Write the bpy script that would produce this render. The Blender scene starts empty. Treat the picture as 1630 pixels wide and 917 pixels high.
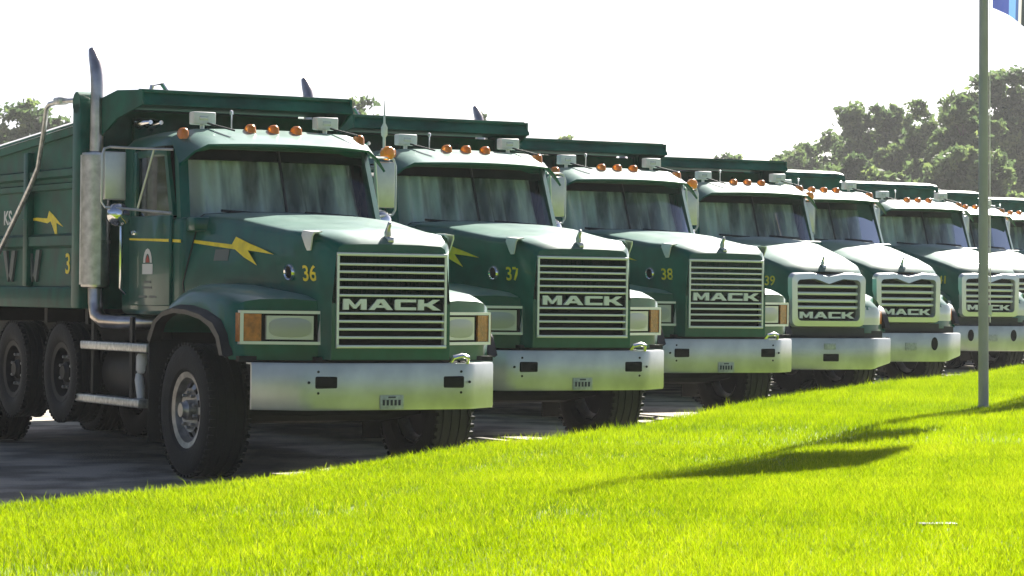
import bpy, bmesh, math, random
import numpy as np
from mathutils import Vector, Matrix
R = math.radians
random.seed(7)
rng = np.random.default_rng(11)
scene = bpy.context.scene
COL = scene.collection

# ------------------------------------------------------------------ camera
F_PX, W_PX, H_PX = 4400.0, 1630.0, 917.0
CAM_H, HORIZON = 1.67, 440.0
cam_d = bpy.data.cameras.new('camera')
cam_d.sensor_width = 36.0
cam_d.lens = 36.0 * F_PX / W_PX
cam_d.clip_start, cam_d.clip_end = 0.5, 3000.0
cam = bpy.data.objects.new('camera', cam_d)
COL.objects.link(cam)
PITCH = math.atan((H_PX / 2 - HORIZON) / F_PX)
cam.location = (0, 0, CAM_H)
cam.rotation_euler = (R(90) - PITCH, 0, 0)
scene.camera = cam

# ------------------------------------------------------------------ light
SUN_EL, SUN_AZ = R(37.0), R(21.0)         # azimuth from +Y towards +X
world = bpy.data.worlds.new('World')
scene.world = world
world.use_nodes = True
nt = world.node_tree
sky = nt.nodes.new('ShaderNodeTexSky')
sky.sky_type = 'NISHITA'
sky.sun_disc = False
sky.sun_elevation = SUN_EL
sky.sun_rotation = SUN_AZ
sky.air_density, sky.dust_density, sky.ozone_density = 0.42, 1.5, 1.0
bg = nt.nodes['Background']
bg.inputs['Strength'].default_value = 0.05
nt.links.new(sky.outputs[0], bg.inputs['Color'])
sun_d = bpy.data.lights.new('sun', 'SUN')
sun_d.energy, sun_d.angle, sun_d.color = 5.0, R(0.53), (1.0, 0.95, 0.86)
sun = bpy.data.objects.new('sun', sun_d)
COL.objects.link(sun)
sdir = Vector((math.sin(SUN_AZ) * math.cos(SUN_EL), math.cos(SUN_AZ) * math.cos(SUN_EL), math.sin(SUN_EL)))
sun.rotation_euler = sdir.to_track_quat('Z', 'Y').to_euler()
sun.location = (20, 40, 40)

vs = scene.view_settings
vs.view_transform, vs.look, vs.exposure, vs.gamma = 'Standard', 'None', 1.75, 1.0
vs.use_curve_mapping = False
scene.cycles.use_denoising = True
scene.cycles.max_bounces = 8
scene.cycles.transparent_max_bounces = 12

# ------------------------------------------------------------------ materials
MATS = {}
def nodes_of(m):
    m.use_nodes = True
    return m.node_tree.nodes, m.node_tree.links, m.node_tree.nodes['Principled BSDF']

def mat(name, color, rough=0.5, metal=0.0, coat=0.0, spec=0.5, noise=None, bump=None, emit=None, trans=0.0, alpha=1.0):
    """noise=(scale, amount, detail): value mottling; bump=(scale, strength)"""
    m = bpy.data.materials.new(name)
    n, l, p = nodes_of(m)
    p.inputs['Base Color'].default_value = (*color, 1)
    p.inputs['Roughness'].default_value = rough
    p.inputs['Metallic'].default_value = metal
    p.inputs['Coat Weight'].default_value = coat
    p.inputs['Coat Roughness'].default_value = 0.06
    p.inputs['Specular IOR Level'].default_value = spec
    if trans:
        p.inputs['Transmission Weight'].default_value = trans
    p.inputs['Alpha'].default_value = alpha
    tc = n.new('ShaderNodeTexCoord')
    if noise:
        t = n.new('ShaderNodeTexNoise')
        t.inputs['Scale'].default_value = noise[0]
        t.inputs['Detail'].default_value = noise[2] if len(noise) > 2 else 6
        l.new(tc.outputs['Object'], t.inputs['Vector'])
        mp = n.new('ShaderNodeMapRange')
        mp.inputs[1].default_value, mp.inputs[2].default_value = 0.3, 0.7
        mp.inputs[3].default_value, mp.inputs[4].default_value = 1 - noise[1], 1 + noise[1]
        l.new(t.outputs['Fac'], mp.inputs[0])
        mx = n.new('ShaderNodeMix')
        mx.data_type, mx.blend_type = 'RGBA', 'MULTIPLY'
        mx.inputs[0].default_value = 1
        mx.inputs[6].default_value = (*color, 1)
        l.new(mp.outputs[0], mx.inputs[7])
        l.new(mx.outputs[2], p.inputs['Base Color'])
        mr = n.new('ShaderNodeMapRange')
        mr.inputs[3].default_value, mr.inputs[4].default_value = max(0.03, rough * 0.8), min(1, rough * 1.25)
        l.new(t.outputs['Fac'], mr.inputs[0])
        l.new(mr.outputs[0], p.inputs['Roughness'])
    if bump:
        t2 = n.new('ShaderNodeTexNoise')
        t2.inputs['Scale'].default_value = bump[0]
        t2.inputs['Detail'].default_value = 5
        l.new(tc.outputs['Object'], t2.inputs['Vector'])
        b = n.new('ShaderNodeBump')
        b.inputs['Strength'].default_value = bump[1]
        b.inputs['Distance'].default_value = 0.02
        l.new(t2.outputs['Fac'], b.inputs['Height'])
        l.new(b.outputs[0], p.inputs['Normal'])
    if emit:
        p.inputs['Emission Color'].default_value = (*emit[0], 1)
        p.inputs['Emission Strength'].default_value = emit[1]
    MATS[name] = m
    return m

mat('green_paint', (0.002, 0.092, 0.064), 0.32, coat=0.4, spec=0.3, noise=(5, 0.2))
_p = MATS['green_paint'].node_tree.nodes['Principled BSDF']           # pale sheen added to brighten grazing faces like sun glare
_p.inputs['Sheen Weight'].default_value, _p.inputs['Sheen Roughness'].default_value = 0.12, 0.45
_p.inputs['Sheen Tint'].default_value = (0.80, 0.95, 0.90, 1)
_n, _l = MATS['green_paint'].node_tree.nodes, MATS['green_paint'].node_tree.links   # upward faces mixed paler: bright glare on the tops put into the colour
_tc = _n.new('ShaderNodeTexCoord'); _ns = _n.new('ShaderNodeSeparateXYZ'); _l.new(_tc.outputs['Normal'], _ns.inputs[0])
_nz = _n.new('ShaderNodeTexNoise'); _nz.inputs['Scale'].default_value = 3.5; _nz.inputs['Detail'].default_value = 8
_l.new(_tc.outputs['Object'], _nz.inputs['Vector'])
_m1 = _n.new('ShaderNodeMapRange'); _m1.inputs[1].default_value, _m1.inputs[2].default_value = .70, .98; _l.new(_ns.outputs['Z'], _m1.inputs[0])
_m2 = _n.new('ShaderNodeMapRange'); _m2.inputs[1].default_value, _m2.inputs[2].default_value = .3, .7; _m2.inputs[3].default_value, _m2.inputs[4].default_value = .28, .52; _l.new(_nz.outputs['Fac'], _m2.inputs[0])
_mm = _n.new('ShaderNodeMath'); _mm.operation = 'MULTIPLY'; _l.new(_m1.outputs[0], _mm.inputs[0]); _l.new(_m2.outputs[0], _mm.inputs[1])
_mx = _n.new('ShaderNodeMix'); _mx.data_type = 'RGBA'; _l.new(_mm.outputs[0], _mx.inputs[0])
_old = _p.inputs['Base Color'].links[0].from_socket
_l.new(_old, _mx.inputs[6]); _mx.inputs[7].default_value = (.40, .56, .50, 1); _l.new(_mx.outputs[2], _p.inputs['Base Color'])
mat('dump_paint', (0.004, 0.085, 0.056), 0.5, coat=0.1, spec=0.3, noise=(4, 0.4, 9), bump=(6, 0.08))
mat('dark_frame', (0.008, 0.008, 0.008), 0.6, noise=(6, 0.5))
mat('chrome', (0.80, 0.80, 0.80), 0.12, metal=1.0)
mat('bumper_steel', (0.60, 0.605, 0.595), 0.38, metal=0.6, noise=(2.4, 0.22, 11))
mat('alloy', (0.50, 0.49, 0.46), 0.38, metal=1.0, noise=(14, 0.25))
mat('step_alloy', (0.60, 0.60, 0.58), 0.42, metal=0.8, noise=(20, 0.3))
mat('stack_steel', (0.56, 0.54, 0.52), 0.30, metal=1.0, noise=(9, 0.3), bump=(30, 0.05))
mat('pipe_steel', (0.58, 0.52, 0.48), 0.30, metal=1.0, noise=(7, 0.3))
mat('rubber', (0.012, 0.012, 0.012), 0.75, noise=(9, 0.45), bump=(60, 0.25))
mat('black_plastic', (0.018, 0.019, 0.02), 0.48, noise=(8, 0.3))
mat('black_void', (0.004, 0.004, 0.004), 0.9)
mat('white_paint', (0.78, 0.78, 0.76), 0.4, noise=(10, 0.08))
mat('mirror_back', (0.60, 0.60, 0.58), 0.35, metal=0.6, noise=(8, 0.1))
mat('yellow_decal', (0.86, 0.68, 0.03), 0.45, noise=(12, 0.15))
mat('white_decal', (0.72, 0.72, 0.68), 0.5)
mat('red_decal', (0.45, 0.06, 0.04), 0.5)
mat('grey_decal', (0.12, 0.14, 0.13), 0.5)
mat('signal_amber', (0.50, 0.17, 0.03), 0.3, coat=0.6, noise=(22, 0.35), bump=(60, 0.3))
mat('rim_alloy', (0.42, 0.41, 0.39), 0.42, metal=0.9, noise=(14, 0.3))
mat('reflector', (0.40, 0.41, 0.39), 0.35, metal=0.2, coat=0.6)
mat('amber', (0.90, 0.27, 0.01), 0.30, coat=0.4, trans=0.35)
mat('beacon_amber', (0.98, 0.40, 0.015), 0.3, coat=0.5, trans=0.35)
mat('headlamp', (0.62, 0.63, 0.60), 0.25, metal=0.2, coat=1.0)
mat('grille_chrome', (0.76, 0.77, 0.78), 0.18, metal=0.5)
mat('trim_chrome', (0.78, 0.79, 0.79), 0.28, metal=0.35)
mat('letter_white', (0.86, 0.87, 0.87), 0.3)
m = mat('curtain', (0.5, 0.5, 0.5), 0.9)
n, l, p = nodes_of(m)
tc = n.new('ShaderNodeTexCoord'); mpg = n.new('ShaderNodeMapping'); mpg.inputs['Scale'].default_value = (3.6, 1, .7)
t1 = n.new('ShaderNodeTexNoise'); t1.inputs['Scale'].default_value = 1.6; t1.inputs['Detail'].default_value = 4; t1.inputs['Roughness'].default_value = .5
l.new(tc.outputs['Object'], mpg.inputs[0]); l.new(mpg.outputs[0], t1.inputs['Vector'])
rp = n.new('ShaderNodeValToRGB'); rp.color_ramp.elements[0].position, rp.color_ramp.elements[1].position = .36, .62
rp.color_ramp.elements[0].color = (.18, .185, .17, 1); rp.color_ramp.elements[1].color = (.88, .88, .84, 1)  # vertical streaks put the folds' light and shade into the cloth colour
l.new(t1.outputs['Fac'], rp.inputs[0]); l.new(rp.outputs[0], p.inputs['Base Color'])
mat('side_glass', (0.006, 0.008, 0.008), 0.05, coat=1.0, spec=0.6)
mat('plate', (0.45, 0.47, 0.46), 0.45, noise=(30, 0.25))
mat('plate_ink', (0.03, 0.03, 0.05), 0.5)
mat('tank_white', (0.72, 0.72, 0.70), 0.35, noise=(9, 0.1))
mat('pole_metal', (0.44, 0.40, 0.42), 0.55, metal=0.0, noise=(3, 0.12))
mat('concrete', (0.24, 0.235, 0.22), 0.85, noise=(18, 0.25), bump=(40, 0.3))
mat('bark', (0.07, 0.055, 0.042), 0.9, noise=(6, 0.4), bump=(12, 0.6))

# windshield glass: thin sheet, mostly see-through with a clear reflection
m = bpy.data.materials.new('windshield_glass')
n, l, p = nodes_of(m)
gl = n.new('ShaderNodeBsdfGlossy'); gl.inputs['Roughness'].default_value = 0.03
tr = n.new('ShaderNodeBsdfTransparent'); tr.inputs['Color'].default_value = (0.78, 0.86, 0.82, 1)
fr = n.new('ShaderNodeFresnel'); fr.inputs['IOR'].default_value = 1.38
mx = n.new('ShaderNodeMixShader')
l.new(fr.outputs[0], mx.inputs[0]); l.new(tr.outputs[0], mx.inputs[1]); l.new(gl.outputs[0], mx.inputs[2])
l.new(mx.outputs[0], n['Material Output'].inputs['Surface'])
MATS['windshield_glass'] = m

def leaf_mat(name, colors, trans_col, tw=0.5, scale=0.5):
    m = bpy.data.materials.new(name)
    n, l, p = nodes_of(m)
    at = n.new('ShaderNodeAttribute'); at.attribute_name = 'tint'
    rp = n.new('ShaderNodeValToRGB')
    rp.color_ramp.elements[0].color = (*colors[0], 1)
    rp.color_ramp.elements[1].color = (*colors[-1], 1)
    for i, c in enumerate(colors[1:-1]):
        e = rp.color_ramp.elements.new((i + 1) / (len(colors) - 1)); e.color = (*c, 1)
    l.new(at.outputs['Fac'], rp.inputs[0])
    p.inputs['Roughness'].default_value = 0.55
    p.inputs['Specular IOR Level'].default_value = 0.15
    l.new(rp.outputs[0], p.inputs['Base Color'])
    tl = n.new('ShaderNodeBsdfTranslucent')
    mm = n.new('ShaderNodeMix'); mm.data_type, mm.blend_type = 'RGBA', 'MULTIPLY'
    mm.inputs[0].default_value = 1
    l.new(rp.outputs[0], mm.inputs[6]); mm.inputs[7].default_value = (*trans_col, 1)
    l.new(mm.outputs[2], tl.inputs['Color'])
    ms = n.new('ShaderNodeMixShader'); ms.inputs[0].default_value = tw
    l.new(p.outputs[0], ms.inputs[1]); l.new(tl.outputs[0], ms.inputs[2])
    l.new(ms.outputs[0], n['Material Output'].inputs['Surface'])
    MATS[name] = m
leaf_mat('grass_blade', [(0.072, 0.128, 0.001), (0.162, 0.238, 0.001), (0.250, 0.325, 0.002), (0.34, 0.37, 0.03)], (1.35, 1.35, 0.5), 0.55)
leaf_mat('tree_leaf', [(0.045, 0.070, 0.040), (0.075, 0.115, 0.060), (0.12, 0.165, 0.08), (0.20, 0.24, 0.09)], (1.25, 1.35, 0.95), 0.52)

# lawn soil / thatch
m = mat('lawn_base', (0.12, 0.185, 0.005), 0.9, noise=(2.2, 0.35, 9), bump=(35, 0.6))
# pavement: patchy grey asphalt with dust
m = bpy.data.materials.new('asphalt'); n, l, p = nodes_of(m)
tc = n.new('ShaderNodeTexCoord')
t1 = n.new('ShaderNodeTexNoise'); t1.inputs['Scale'].default_value = 1.5; t1.inputs['Detail'].default_value = 9
t2 = n.new('ShaderNodeTexNoise'); t2.inputs['Scale'].default_value = 45; t2.inputs['Detail'].default_value = 4
l.new(tc.outputs['Object'], t1.inputs['Vector']); l.new(tc.outputs['Object'], t2.inputs['Vector'])
rp = n.new('ShaderNodeValToRGB')
rp.color_ramp.elements[0].position, rp.color_ramp.elements[1].position = 0.40, 0.60
rp.color_ramp.elements[0].color = (0.16, 0.143, 0.118, 1); rp.color_ramp.elements[1].color = (0.46, 0.41, 0.335, 1)
l.new(t1.outputs['Fac'], rp.inputs[0])
mp = n.new('ShaderNodeMapRange'); mp.inputs[3].default_value, mp.inputs[4].default_value = 0.6, 1.4
l.new(t2.outputs['Fac'], mp.inputs[0])
mx = n.new('ShaderNodeMix'); mx.data_type, mx.blend_type = 'RGBA', 'MULTIPLY'; mx.inputs[0].default_value = 1
l.new(rp.outputs[0], mx.inputs[6]); l.new(mp.outputs[0], mx.inputs[7]); l.new(mx.outputs[2], p.inputs['Base Color'])
bp = n.new('ShaderNodeBump'); bp.inputs['Strength'].default_value = 0.5; bp.inputs['Distance'].default_value = 0.02
l.new(t2.outputs['Fac'], bp.inputs['Height']); l.new(bp.outputs[0], p.inputs['Normal'])
p.inputs['Roughness'].default_value = 0.88
MATS['asphalt'] = m

# flag cloth: blue field with a pale and a dark band across the fly
m = bpy.data.materials.new('flag_cloth'); n, l, p = nodes_of(m)
tc = n.new('ShaderNodeTexCoord'); sp = n.new('ShaderNodeSeparateXYZ')
l.new(tc.outputs['UV'], sp.inputs[0])
rp = n.new('ShaderNodeValToRGB'); rp.color_ramp.interpolation = 'CONSTANT'
els = rp.color_ramp.elements
els[0].position, els[0].color = 0, (0.06, 0.08, 0.24, 1)
els[1].position, els[1].color = 0.30, (0.14, 0.28, 0.52, 1)
for ps, c in ((0.42, (0.06, 0.10, 0.22)), (0.47, (0.5, 0.48, 0.45)), (0.52, (0.05, 0.06, 0.06)), (0.7, (0.10, 0.13, 0.36))):
    e = els.new(ps); e.color = (*c, 1)
l.new(sp.outputs['X'], rp.inputs[0])
l.new(rp.outputs[0], p.inputs['Base Color']); p.inputs['Roughness'].default_value = 0.7
tl = n.new('ShaderNodeBsdfTranslucent'); l.new(rp.outputs[0], tl.inputs['Color'])
ms = n.new('ShaderNodeMixShader'); ms.inputs[0].default_value = 0.45
l.new(p.outputs[0], ms.inputs[1]); l.new(tl.outputs[0], ms.inputs[2])
l.new(ms.outputs[0], n['Material Output'].inputs['Surface'])
MATS['flag_cloth'] = m

# ------------------------------------------------------------------ mesh helpers
class B:
    def __init__(s):
        s.bm = bmesh.new()
    def poly(s, pts):
        return s.bm.faces.new([s.bm.verts.new(p) for p in pts])
    def box(s, x0, x1, y0, y1, z0, z1, bev=0.0, seg=2, rot=None, at=None):
        bm = bmesh.new()
        bmesh.ops.create_cube(bm, size=1)
        for v in bm.verts:
            v.co = Vector(((x0 + x1) / 2 + v.co.x * (x1 - x0), (y0 + y1) / 2 + v.co.y * (y1 - y0), (z0 + z1) / 2 + v.co.z * (z1 - z0)))
        if bev:
            bmesh.ops.bevel(bm, geom=bm.edges[:], offset=bev, segments=seg, affect='EDGES', profile=0.5)
        if rot is not None:
            c = Vector(at) if at else Vector(((x0 + x1) / 2, (y0 + y1) / 2, (z0 + z1) / 2))
            for v in bm.verts:
                v.co = rot @ (v.co - c) + c
        s.join(bm)
        return s
    def join(s, bm):
        me = bpy.data.meshes.new('tmp'); bm.to_mesh(me); bm.free()
        s.bm.from_mesh(me); bpy.data.meshes.remove(me)
    def loft(s, rings, closed=True, cap0=True, cap1=True):
        bm = s.bm
        vs_ = [[bm.verts.new(p) for p in r] for r in rings]
        n_ = len(rings[0])
        for a, b in zip(vs_, vs_[1:]):
            for i in range(n_ if closed else n_ - 1):
                j = (i + 1) % n_
                bm.faces.new((a[i], a[j], b[j], b[i]))
        if closed and cap0: bm.faces.new(list(reversed(vs_[0])))
        if closed and cap1: bm.faces.new(vs_[-1])
        return s
    def tube(s, pts, r, seg=8, caps=True):
        pts = [Vector(p) for p in pts]
        rr = r if isinstance(r, (list, tuple)) else [r] * len(pts)
        rings = []; up = None
        for i, p in enumerate(pts):
            d = (pts[min(i + 1, len(pts) - 1)] - pts[max(i - 1, 0)]).normalized()
            if up is None:
                up = Vector((0, 0, 1)) if abs(d.z) < 0.9 else Vector((1, 0, 0))
            u = d.cross(up).normalized(); w = u.cross(d).normalized(); up = w
            rings.append([p + rr[i] * (math.cos(2 * math.pi * k / seg) * u + math.sin(2 * math.pi * k / seg) * w) for k in range(seg)])
        return s.loft(rings, True, caps, caps)
    def lathe(s, prof, c, axis='x', seg=32, closed=False):
        rings = []
        for a, r in prof:
            ring = []
            for k in range(seg):
                th = 2 * math.pi * k / seg
                u, v = r * math.cos(th), r * math.sin(th)
                if axis == 'x': ring.append((c[0] + a, c[1] + u, c[2] + v))
                elif axis == 'y': ring.append((c[0] + u, c[1] + a, c[2] + v))
                else: ring.append((c[0] + u, c[1] + v, c[2] + a))
            rings.append(ring)
        return s.loft(rings, True, not closed, not closed)
    def prism(s, poly, a0, a1, axis='x', bev=0.0):
        bm = bmesh.new()
        def P(u, v, a):
            return (a, u, v) if axis == 'x' else ((u, a, v) if axis == 'y' else (u, v, a))
        A = [bm.verts.new(P(u, v, a0)) for u, v in poly]
        Bv = [bm.verts.new(P(u, v, a1)) for u, v in poly]
        k = len(poly)
        bm.faces.new(A); bm.faces.new(list(reversed(Bv)))
        for i in range(k):
            bm.faces.new((A[i], Bv[i], Bv[(i + 1) % k], A[(i + 1) % k]))
        if bev:
            bmesh.ops.bevel(bm, geom=bm.edges[:], offset=bev, segments=2, affect='EDGES', profile=0.5)
        s.join(bm)
        return s
    def xform(s, mtx):
        bmesh.ops.transform(s.bm, matrix=mtx, verts=s.bm.verts[:])
        return s
    def mesh(s, name, material, smooth=35, merge=0.0):
        bm = s.bm
        if merge: bmesh.ops.remove_doubles(bm, verts=bm.verts[:], dist=merge)
        bmesh.ops.recalc_face_normals(bm, faces=bm.faces[:])
        me = bpy.data.meshes.new(name)
        bm.to_mesh(me); bm.free()
        me.materials.append(MATS[material])
        if smooth:
            me.polygons.foreach_set('use_smooth', [True] * len(me.polygons))
            me.set_sharp_from_angle(angle=R(smooth))
        return me

def obj(name, me, parent=None, loc=None, rot=None):
    o = bpy.data.objects.new(name, me)
    COL.objects.link(o)
    if parent: o.parent = parent
    if loc is not None: o.location = loc
    if rot is not None: o.rotation_euler = rot
    return o
def tag(o, label=None, cat=None, group=None, kind=None):
    if label: o['label'] = label
    if cat: o['category'] = cat
    if group: o['group'] = group
    if kind: o['kind'] = kind
    return o
def text_mesh(name, txt, size, material, bold=0.0, sx=1.0, thick=0.002):
    cu = bpy.data.curves.new('t', 'FONT')
    cu.body, cu.size, cu.offset, cu.extrude = txt, size, bold, thick
    cu.align_x, cu.align_y = 'CENTER', 'CENTER'
    cu.resolution_u = 4
    o = bpy.data.objects.new('t', cu); COL.objects.link(o)
    dg = bpy.context.evaluated_depsgraph_get()
    me = bpy.data.meshes.new_from_object(o.evaluated_get(dg))
    bpy.data.objects.remove(o); bpy.data.curves.remove(cu)
    me.name = name
    me.transform(Matrix.Diagonal((sx, 1, 1, 1)))
    me.materials.clear(); me.materials.append(MATS[material])
    return me
# text lies in XY facing +Z: stand it up on a wall facing -Y / facing -X
FACE_FRONT = Matrix.Rotation(R(90), 4, 'X')
def on_left(me):   # readable when looked at from -X (x axis of the text runs to -Y)
    me.transform(Matrix.Rotation(R(-90), 4, 'Z') @ FACE_FRONT); return me
def on_front(me):
    me.transform(FACE_FRONT); return me

# wide slab letters of the grille nameplate; each one a mesh standing in XZ facing -Y, 1 unit tall
def slab(parts):
    b = B()
    for q in parts:
        b.prism(q, -0.5, 0.5, 'y')
    return b
LETTERS = {
 'M': (1.55, [[(0, 0), (.36, 0), (.36, .62), (.36, 1), (0, 1)],
              [(1.19, 0), (1.55, 0), (1.55, 1), (1.19, 1), (1.19, .62)],
              [(.36, .62), (.70, .10), (.775, .10), (.775, .42), (.40, 1), (.36, 1)],
              [(.775, .42), (.775, .10), (.85, .10), (1.19, .62), (1.19, 1), (1.15, 1)]]),
 'A': (1.6, [[(0, 0), (.38, 0), (.50, .20), (.64, .44), (.80, .72), (.80, 1), (.58, 1)],
             [(1.6, 0), (1.02, 1), (.80, 1), (.80, .72), (.96, .44), (1.10, .20), (1.22, 0)],
             [(.50, .20), (1.10, .20), (.96, .44), (.64, .44)]]),
 'C': (1.4, [[(0, .08), (.10, 0), (.36, .0), (.36, 1), (.10, 1), (0, .92)],
             [(.36, 0), (1.4, 0), (1.4, .27), (.36, .27)],
             [(.36, .73), (1.4, .73), (1.4, 1), (.36, 1)]]),
 'K': (1.5, [[(0, 0), (.38, 0), (.38, .36), (.38, .66), (.38, 1), (0, 1)],
             [(.38, .36), (.62, .36), (.62, .66), (.38, .66)],
             [(.62, .36), (1.02, 0), (1.5, 0), (.92, .52), (.62, .52)],
             [(.62, .52), (.92, .52), (1.44, 1), (.98, 1), (.62, .66)]]),
}
def letter_mesh(ch, w, h, depth, material):
    cw, parts = LETTERS[ch]
    b = slab(parts)
    b.xform(Matrix.Translation((-cw / 2, 0, -0.5)))
    b.xform(Matrix.Diagonal((w / cw, depth, h, 1)))
    return b.mesh('letter_' + ch.lower(), material, 0)
# lightning bolt in (u to the front, v up); long thin tail then the zigzag head
BOLT_TAIL = [(-1.72, 0.02), (-.9, 0.035), (-.30, 0.02), (-.12, -.02), (-.30, -.045), (-.9, -.005)]
BOLT_HEAD = [(-.12, -.02), (-.30, .02), (-.20, .115), (.02, .06), (.56, -.10), (.20, -.045), (.28, -.30), (-.02, -.08)]

# ------------------------------------------------------------------ truck kit: specs are lists of rows
# row: (name, mesh or None, parent key, location, rotation, key)
class Spec(list):
    def add(s, name, me=None, parent=None, loc=None, rot=None, key=None, opt=None):
        s.append((name, me, parent, loc, rot, key, opt)); return s

def mirrored(me, name=None):
    m2 = me.copy(); m2.name = name or me.name
    m2.transform(Matrix.Diagonal((-1, 1, 1, 1))); m2.flip_normals()
    return m2

# ---- wheels (centre at origin, outer face towards -X)
def tyre_mesh(r, w, rim_r):
    h = w / 2
    prof = [(-h * .72, rim_r), (-h * .95, rim_r + .04), (-h, rim_r + (r - rim_r) * .5), (-h * .97, r - .05), (-h * .90, r - .015), (-h * .82, r)]
    g = [-.5, -.17, .17, .5]
    for c in g:
        a = c * h * 1.25
        prof += [(a - .012, r), (a - .009, r - .014), (a + .009, r - .014), (a + .012, r)]
    prof += [(h * .82, r), (h * .90, r - .015), (h * .97, r - .05), (h, rim_r + (r - rim_r) * .5), (h * .95, rim_r + .04), (h * .72, rim_r)]
    b = B(); b.lathe(prof, (0, 0, 0), 'x', 56, closed=True)
    # shoulder lugs
    n_ = 52
    for k in range(n_):
        th = 2 * math.pi * k / n_
        for sgn in (-1, 1):
            bb = bmesh.new(); bmesh.ops.create_cube(bb, size=1)
            for v in bb.verts:
                v.co = Vector((v.co.x * w * .13 + sgn * h * .84, v.co.y * .030, v.co.z * .022 + r - .003))
                v.co = Matrix.Rotation(th, 3, 'X') @ v.co
            b.join(bb)
    return b.mesh('tyre', 'rubber', 40)
def rim_mesh(rim_r, w, dish, material, holes=10):
    h = w / 2
    b = B()
    # barrel and flange
    b.lathe([(h * .72, rim_r - .02), (-h * .70, rim_r - .02), (-h * .82, rim_r + .012), (-h * .86, rim_r + .012), (-h * .80, rim_r - .035), (-h + dish + .03, rim_r - .05), (-h + dish + .03, rim_r - .055)], (0, 0, 0), 'x', 40, closed=True)
    # disc with hand holes: ring sectors
    x0 = -h + dish
    ro, ri, rc = rim_r - .05, rim_r * .60, rim_r * .36
    seg = holes * 4
    def ring(r, x): return [(x, r * math.cos(2 * math.pi * k / seg), r * math.sin(2 * math.pi * k / seg)) for k in range(seg)]
    rings = [ring(ro, x0 + .03), ring(ro - .03, x0 + .01), ring(ri, x0 - .015), ring(rc, x0 + .005), ring(.001, x0 + .005)]
    bm = b.bm
    V = [[bm.verts.new(p) for p in r_] for r_ in rings]
    for i in range(4):
        for k in range(seg):
            if i == 1 and k % 4 in (1, 2): continue     # hand hole
            j = (k + 1) % seg
            bm.faces.new((V[i][k], V[i][j], V[i + 1][j], V[i + 1][k]))
    return b.mesh('rim', material, 40)
def hub_mesh(r, proj, x0, material):
    b = B(); b.lathe([(x0 + .01, r), (x0 - proj * .55, r * .95), (x0 - proj * .75, r * .72), (x0 - proj, r * .66), (x0 - proj, .001)], (0, 0, 0), 'x', 24)
    return b.mesh('hub', material, 40)
_nut = B(); _nut.lathe([(0, .017), (-.03, .016), (-.036, .009)], (0, 0, 0), 'x', 6)
NUT = _nut.mesh('lug_nut', 'rim_alloy', 0)
_d = B(); _d.lathe([(0, .24), (.05, .24)], (0, 0, 0), 'x', 24)
DRUM = _d.mesh('brake_drum', 'dark_frame')

FT = tyre_mesh(.55, .38, .305); FR = rim_mesh(.305, .38, .075, 'rim_alloy'); FH = hub_mesh(.085, .10, -.19 + .075, 'rim_alloy')
PT = tyre_mesh(.46, .29, .262); PR = rim_mesh(.262, .29, .10, 'dark_frame', 8); PH = hub_mesh(.10, .07, -.145 + .10, 'dark_frame')
DT = tyre_mesh(.53, .27, .30); DR = rim_mesh(.30, .27, .15, 'dark_frame', 8)

def add_wheel(sp, key, cx, cy, cz, tyre, rim, hub, x0, nuts, rn):
    """cx = centre of the tyre; flips for the right-hand side; nuts are set on the disc"""
    flip = cx > 0
    sp.add('wheel', None, None, (cx, cy, cz), (0, 0, math.pi) if flip else None, key)
    sp.add('tyre', tyre, key); sp.add('rim', rim, key)
    if hub: sp.add('hub', hub, key)
    sp.add('brake_drum', DRUM, key)
    for k in range(nuts):
        th = 2 * math.pi * (k + .5) / nuts
        sp.add('lug_nut', NUT, key, (x0 - .012, rn * math.cos(th), rn * math.sin(th)))

# ---- shared rear half: chassis, cab, stack, steps, mirrors, dump body
def sheet(b, pts_rows, thick):
    """rows of points; makes a sheet with thickness along its normals"""
    bm = bmesh.new()
    V = [[bm.verts.new(p) for p in r_] for r_ in pts_rows]
    for a, c in zip(V, V[1:]):
        for i in range(len(a) - 1):
            bm.faces.new((a[i], a[i + 1], c[i + 1], c[i]))
    bmesh.ops.recalc_face_normals(bm, faces=bm.faces[:])
    bmesh.ops.solidify(bm, geom=bm.faces[:], thickness=thick)
    b.join(bm); return b

def superarc(w, h, n=13, e=2.6):
    """half-open arch from (-w,0) over (0,h) to (w,0)"""
    out = []
    for i in range(n):
        th = math.pi * (1 - i / (n - 1))
        c, s_ = math.cos(th), math.sin(th)
        out.append((w * math.copysign(abs(c) ** (2 / e), c), h * abs(s_) ** (2 / e)))
    return out

def windshield_row(z, w, yc, yo, n=11):
    return [(-w + 2 * w * i / (n - 1), yc + (yo - yc) * abs(-1 + 2 * i / (n - 1)) ** 2.2, z) for i in range(n)]

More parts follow.
